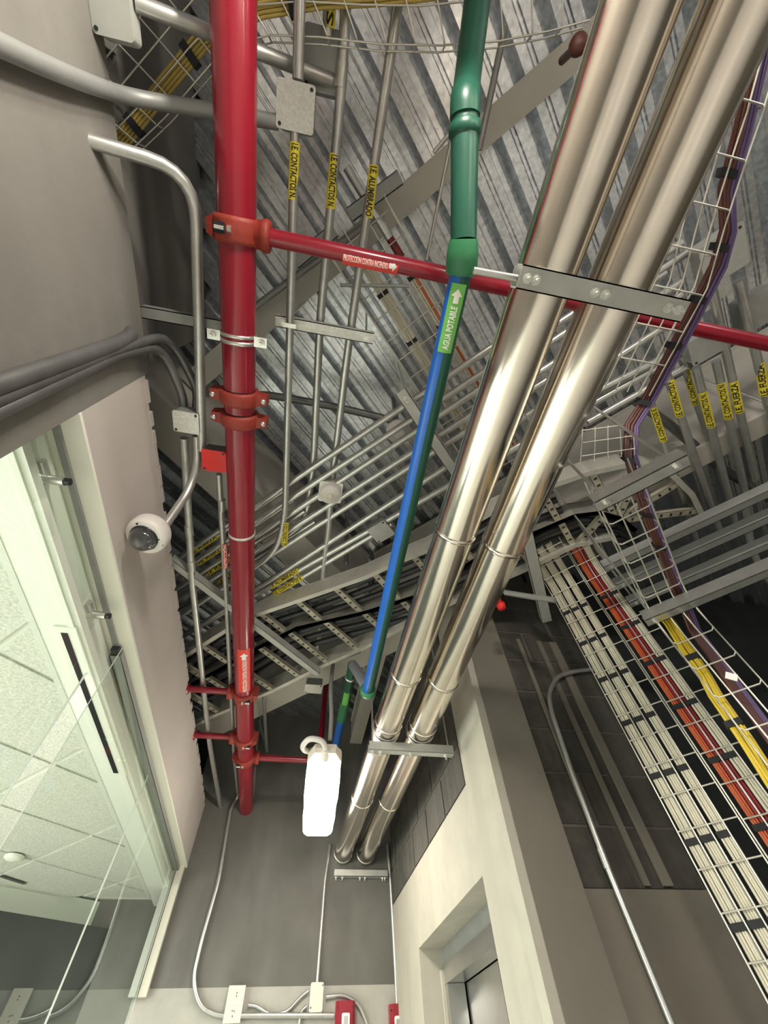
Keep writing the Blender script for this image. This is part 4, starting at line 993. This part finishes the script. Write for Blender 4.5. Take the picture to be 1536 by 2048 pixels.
tag(G().box(lb5, (0.028, 0.004, 0.02), V((0.6, -0.4, -0.6)).normalized(), DV, V((0.4, -0.4, 0.7)).normalized()).obj('cable_tag', 'white_print'), 'small white paper tag on the brown cables at right', 'tag')
# struts carrying the hanging tray
def ustrut(u0, u1, v, h, label, m='galv_strut', wd=0.042):
    t = thing('tray_strut', uv((u0+u1)/2, v, h), label, 'strut')
    G().channel(uv(u0, v, h-0.02), uv(u1, v, h-0.02), wd, 0.042).obj('channel', m, t)
    for u_ in (u0+0.03, u1-0.03):
        G().cyl(uv(u_, v, h-0.052), uv(u_, v, HB), 0.005, 8).obj('hanger_rod', 'zinc', t)
        G().cyl(uv(u_, v, h-0.05), uv(u_, v, h-0.040), 0.010, 6, smooth=False).obj('nut', 'zinc', t)
    return t
ustrut(0.172, 0.430, 0.895, HLT-0.008, 'pale strut at the near end of the hanging mesh tray', 'galv')
ustrut(0.155, 1.15, 1.50, HLT-0.008, 'long pale strut at the far end of the hanging mesh tray', 'galv')
for i, (a, b, lb) in enumerate((((1190, 1106), (1560, 990), 'nearest'), ((1217, 1147), (1570, 1030), 'middle'), ((1245, 1185), (1580, 1075), 'farthest'))):
    hh = 3.02; pa, pb = touv(az(*a, hh)), touv(az(*b, hh)); v_ = (pa[1]+pb[1])/2
    ustrut(pa[0], pb[0]+0.6, v_, hh, '%s of three dull struts behind the hanging mesh tray' % lb, 'galv_dull')
arm(az(1040, 1015, 3.2), az(1092, 1238, 3.2), 3.2, 0.06, 'gray strut beside the right clad pipe holding the ladder elbow', 'galv_strut')
# middle mesh tray below the deck
HM = 3.60
Pm = [uv(-0.146*1.0, -0.10, HM), uv(-0.147, 1.25, HM)]
mesh_tray(Pm, DU, Z, 0.30, 0.10, 'wire mesh tray running diagonally between the conduits and the blue pipe', 0.05, 0.0026, 4, phase=0.05)
bundle([uv(-0.045, 0.0, HM+0.012), uv(-0.050, 0.6, HM+0.012), uv(-0.055, 1.2, HM+0.012)], DU, Z, 8, 0.0055, ['cable_white'], 'white cables in the diagonal mesh tray, left bundle', [0.18, 0.42, 0.62], rows=2)
bundle([uv(0.098, 0.12, HM+0.012), uv(0.105, 0.5, HM+0.012), uv(0.112, 1.2, HM+0.012)], DU, Z, 7, 0.0055, ['cable_white', 'cable_white', 'cable_orange'], 'white and orange cables in the diagonal mesh tray, right bundle', [0.08, 0.32], rows=2)
conduit([uv(0.085, -0.25, HM+0.03), uv(0.094, 0.02, HM+0.03)], 0.016, 'short conduit stub from which the white cables leave near the beam', couplings=((uv(0.094, 0.0, HM+0.03), DV),))
conduit([uv(0.094, 0.022, HM+0.03), uv(0.097, 0.115, HM+0.03)], 0.0165, 'dark red wrapped end of the conduit stub', 'red_dark', name='tape_wrap', cat='tape')
# upper tray with yellow cables curving out of the wall hole
HY = 3.33
pyl = [az(x, y, HY) for x, y in ((205, 330), (245, 275), (330, 165), (400, 80), (450, 40), (520, 12), (640, -8), (760, -14), (900, -30), (1050, -60), (1200, -90))]
inn = [az(x, y, HY) for x, y in ((262, 300), (330, 235), (425, 125), (470, 88), (540, 70), (640, 74), (760, 88), (880, 91), (1000, 82), (1100, 62), (1180, 40))]
t = thing('mesh_tray', inn[4], 'curved wire mesh tray with yellow cables leaving the wall hole at top left', 'cable tray')
for off, src in ((0, inn), (0.05, inn)): G().tube([p+Z*off for p in src], 0.0025, 6).obj('long_wire', 'wire', t)
def lerp_path(A, B, k): return [a+(b-a)*k for a, b in zip(A, B)]
outer = [az(x, y, HY) for x, y in ((140, 200), (200, 130), (290, 20), (350, -60), (420, -120), (520, -160), (640, -170), (760, -170), (900, -190), (1050, -230), (1200, -260))]
for k in (0.33, 0.66, 1.0): G().tube(lerp_path(inn, outer, k), 0.0025, 6).obj('long_wire', 'wire', t)
Ls = plen(inn); s = 0.03
while s < Ls:
    p, d = along(inn, s); i = min(int(s/Ls*(len(inn)-1)), len(inn)-2)
    o, _ = along(outer, min(plen(outer)*0.999, s/Ls*plen(outer)))
    G().tube([p+Z*0.05, p+Z*0.004, p+(o-p)*0.05, o], 0.0025, 6).obj('cross_wire', 'wire', t); s += 0.085
wd_ = V((0.55, 0.84, 0))
ylt = thing('cable_bundle', pyl[4], 'bundle of yellow cables in the curved top tray', 'cables')
for i in range(10):
    row = i//5; col = i % 5
    P = []
    for j, p in enumerate(pyl):
        d = (pyl[min(j+1, len(pyl)-1)]-pyl[max(j-1, 0)]).normalized(); s_ = d.cross(Z).normalized()
        P.append(p+s_*((col-2)*0.0092+0.004*row)+Z*(0.010+row*0.008))
    G().tube(P, 0.0047, 7).obj('cable', 'cable_mustard', ylt)
for s in (0.16, 0.42, 0.75):
    p, d = along(pyl, s)
    if p is not None: G().box(p+Z*0.012, (0.022, 0.058, 0.026), d, d.cross(Z), Z).obj('strap', 'black_strap', ylt)

# ================================================================== RIGHT-HAND CONDUITS AND BOXES
HC = 3.33
rc = [((1296, 785), (1345, 935), 'first', 'I.E. CONTACTOS E', (1322, 845), 0.0145), ((1330, 738), (1400, 940), 'second', 'I.E. CONTACTOS F', (1350, 795), 0.0165), ((1392, 735), (1470, 1040), 'third', 'I.E. CONTACTOS N.', (1419, 815), 0.0165),
      ((1432, 722), (1502, 1040), 'fourth', 'I.E. CONTACTOS N', (1454, 798), 0.0165), ((1422, 570), (1510, 950), 'fifth', 'I.E. FUERZA', (1486, 785), 0.0165), ((1478, 560), (1570, 930), 'sixth', 'I.E. FUERZA', (1524, 757), 0.0175), ((1362, 715), (1420, 880), 'seventh', 'I.E. CONTACTOS', (1386, 770), 0.0130)]
for (a, b, nm, tx, tp, r) in rc:
    hh = HC if nm != 'seventh' else HC+0.06
    pa, pb = touv(az(*a, hh)), touv(az(*b, hh)); sl = (pb[0]-pa[0])/(pb[1]-pa[1])
    f = lambda v: uv(pa[0]+sl*0.8*(v-pa[1]), v, hh)
    tpv = touv(az(*tp, hh))[1]
    conduit([f(pa[1]), f(pa[1]+1.05)], r, '%s of the yellow-tagged conduits at right, counted from the clad pipes' % nm if nm != 'seventh' else 'thin yellow-tagged conduit half hidden behind the right cover box', name='tagged_conduit', texts=((tx, f(tpv), -DV, 0.20 if 'F' not in tx[5:6] else 0.17),))
jbox(1413, 692, 3.27, 0.125, 0.11, 0.06, 'lower gray box cover at right above the tagged conduits', math.radians(-45), 'galv')
jbox(1448, 512, 3.26, 0.15, 0.15, 0.06, 'upper gray box cover at right behind the purple cables', math.radians(-45), 'galv')
jbox(1520, 620, 3.36, 0.14, 0.14, 0.06, 'gray box at the right picture edge above the red pipe', math.radians(-45), 'galv')
for (x, y, lb) in ((1420, 600, 'left'), (1447, 575, 'right')):
    p = az(x, y, 3.34); tag(G().box(p, (0.05, 0.07, 0.004), DU, DV, Z).obj('strut_plate', 'galv_bright'), 'pale bluish perforated plate, %s of two under the upper right box' % lb, 'plate')
conduit([az(1270, 800, 3.40), az(1340, 850, 3.40), az(1440, 935, 3.40), az(1560, 1010, 3.4)], 0.022, 'dark pipe crossing behind the tagged conduits', 'galv_dark', fillet=0.02)
for i, (a, b) in enumerate((((1190, 640), (1330, 545)), ((1180, 790), (1378, 690)), ((1175, 845), (1370, 735)), ((1200, 600), (1300, 530)))):
    hh = 3.36; conduit([az(*a, hh), az(*b, hh)], 0.0165, ('conduit ending below the near strut', 'upper conduit entering the lower right box', 'lower conduit entering the lower right box', 'short conduit behind the mesh tray at the near strut')[i]+' right of the clad pipes')
# lower right loops and dark things
conduit([az(1490, 1000, 3.3), az(1500, 1090, 3.3), az(1530, 1160, 3.25), az(1600, 1200, 3.2)], 0.018, 'bent conduit at the right edge under the long strut', 'galv_dull', fillet=0.15)
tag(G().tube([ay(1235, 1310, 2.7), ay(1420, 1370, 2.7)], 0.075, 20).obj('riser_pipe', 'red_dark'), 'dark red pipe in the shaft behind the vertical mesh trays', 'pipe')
p = av(1002, 1212, 1.62)
t = thing('red_valve', p, 'small bright red fitting above the block wall beside the clad pipes', 'valve')
G().lathe(p, Z, [(0.0, -0.02), (0.02, -0.015), (0.024, 0.01), (0.012, 0.02), (0.012, 0.06)], 16).obj('body', 'red_bright', t)
conduit([av(1010, 1185, 1.6), av(1070, 1195, 1.6), av(1110, 1200, 1.6)], 0.014, 'two-tone gray conduit stub above the block wall left of the mesh trays', 'galv_dull')
q = az(1150, 96, 3.4)
t = thing('fire_sprinkler', q, 'dark brown sprinkler bulb beside the top of the clad pipe', 'sprinkler')
G().lathe(q, -Z, [(0.012, -0.10), (0.012, 0), (0.025, 0.01), (0.028, 0.03), (0.015, 0.045), (0, 0.048)], 16).obj('bulb', 'cable_brown', t)
conduit([az(947, 541, 2.70), az(1034, 557, 2.69)], 0.008, 'short rough pale rod from the green coupling to the near strut', 'galv', name='brace_rod', cat='rod')
conduit([uv(*touv(az(690, 1062, 3.45)), 3.75), az(692, 1130, 3.36)], 0.012, 'short dark vertical stub behind the sensor conduit', 'galv_dark', name='pipe_stub', cat='pipe')
GROUPS = {'junction_box': 'square junction boxes with flat covers', 'pipe_saddle': 'saddle straps on the clad pipes', 'insulated_pipe': 'the pair of clad pipes', 'power_cable': 'black cables in the ladder trays',
          'tagged_conduit': 'yellow-tagged conduits at right', 'cable_bundle': 'strapped cable bundles', 'mesh_tray': 'wire mesh cable trays', 'ladder_tray': 'ladder cable trays', 'diagonal_strut': 'struts on the diagonal grid',
          'tray_strut': 'struts of the mesh trays', 'glass_clamp': 'standoff clamps on the office glass', 'fire_strobe': 'fire alarm strobes on the back wall', 'wall_plate': 'plates on the back wall', 'steel_beam': 'steel beams under the deck',
          'strut_plate': 'perforated plates under the upper right box', 'brace_rod': 'thin brace rods', 'flexible_conduit': 'flexible conduits', 'conduit': 'metal conduits of the corridor', 'hanging_lamp': 'hanging lamps of the corridor'}
for o in bpy.data.objects:
    if o.parent is None and o.get('label') and not o.get('group'):
        k = o.name.split('.')[0]
        if k in GROUPS: o['group'] = GROUPS[k]
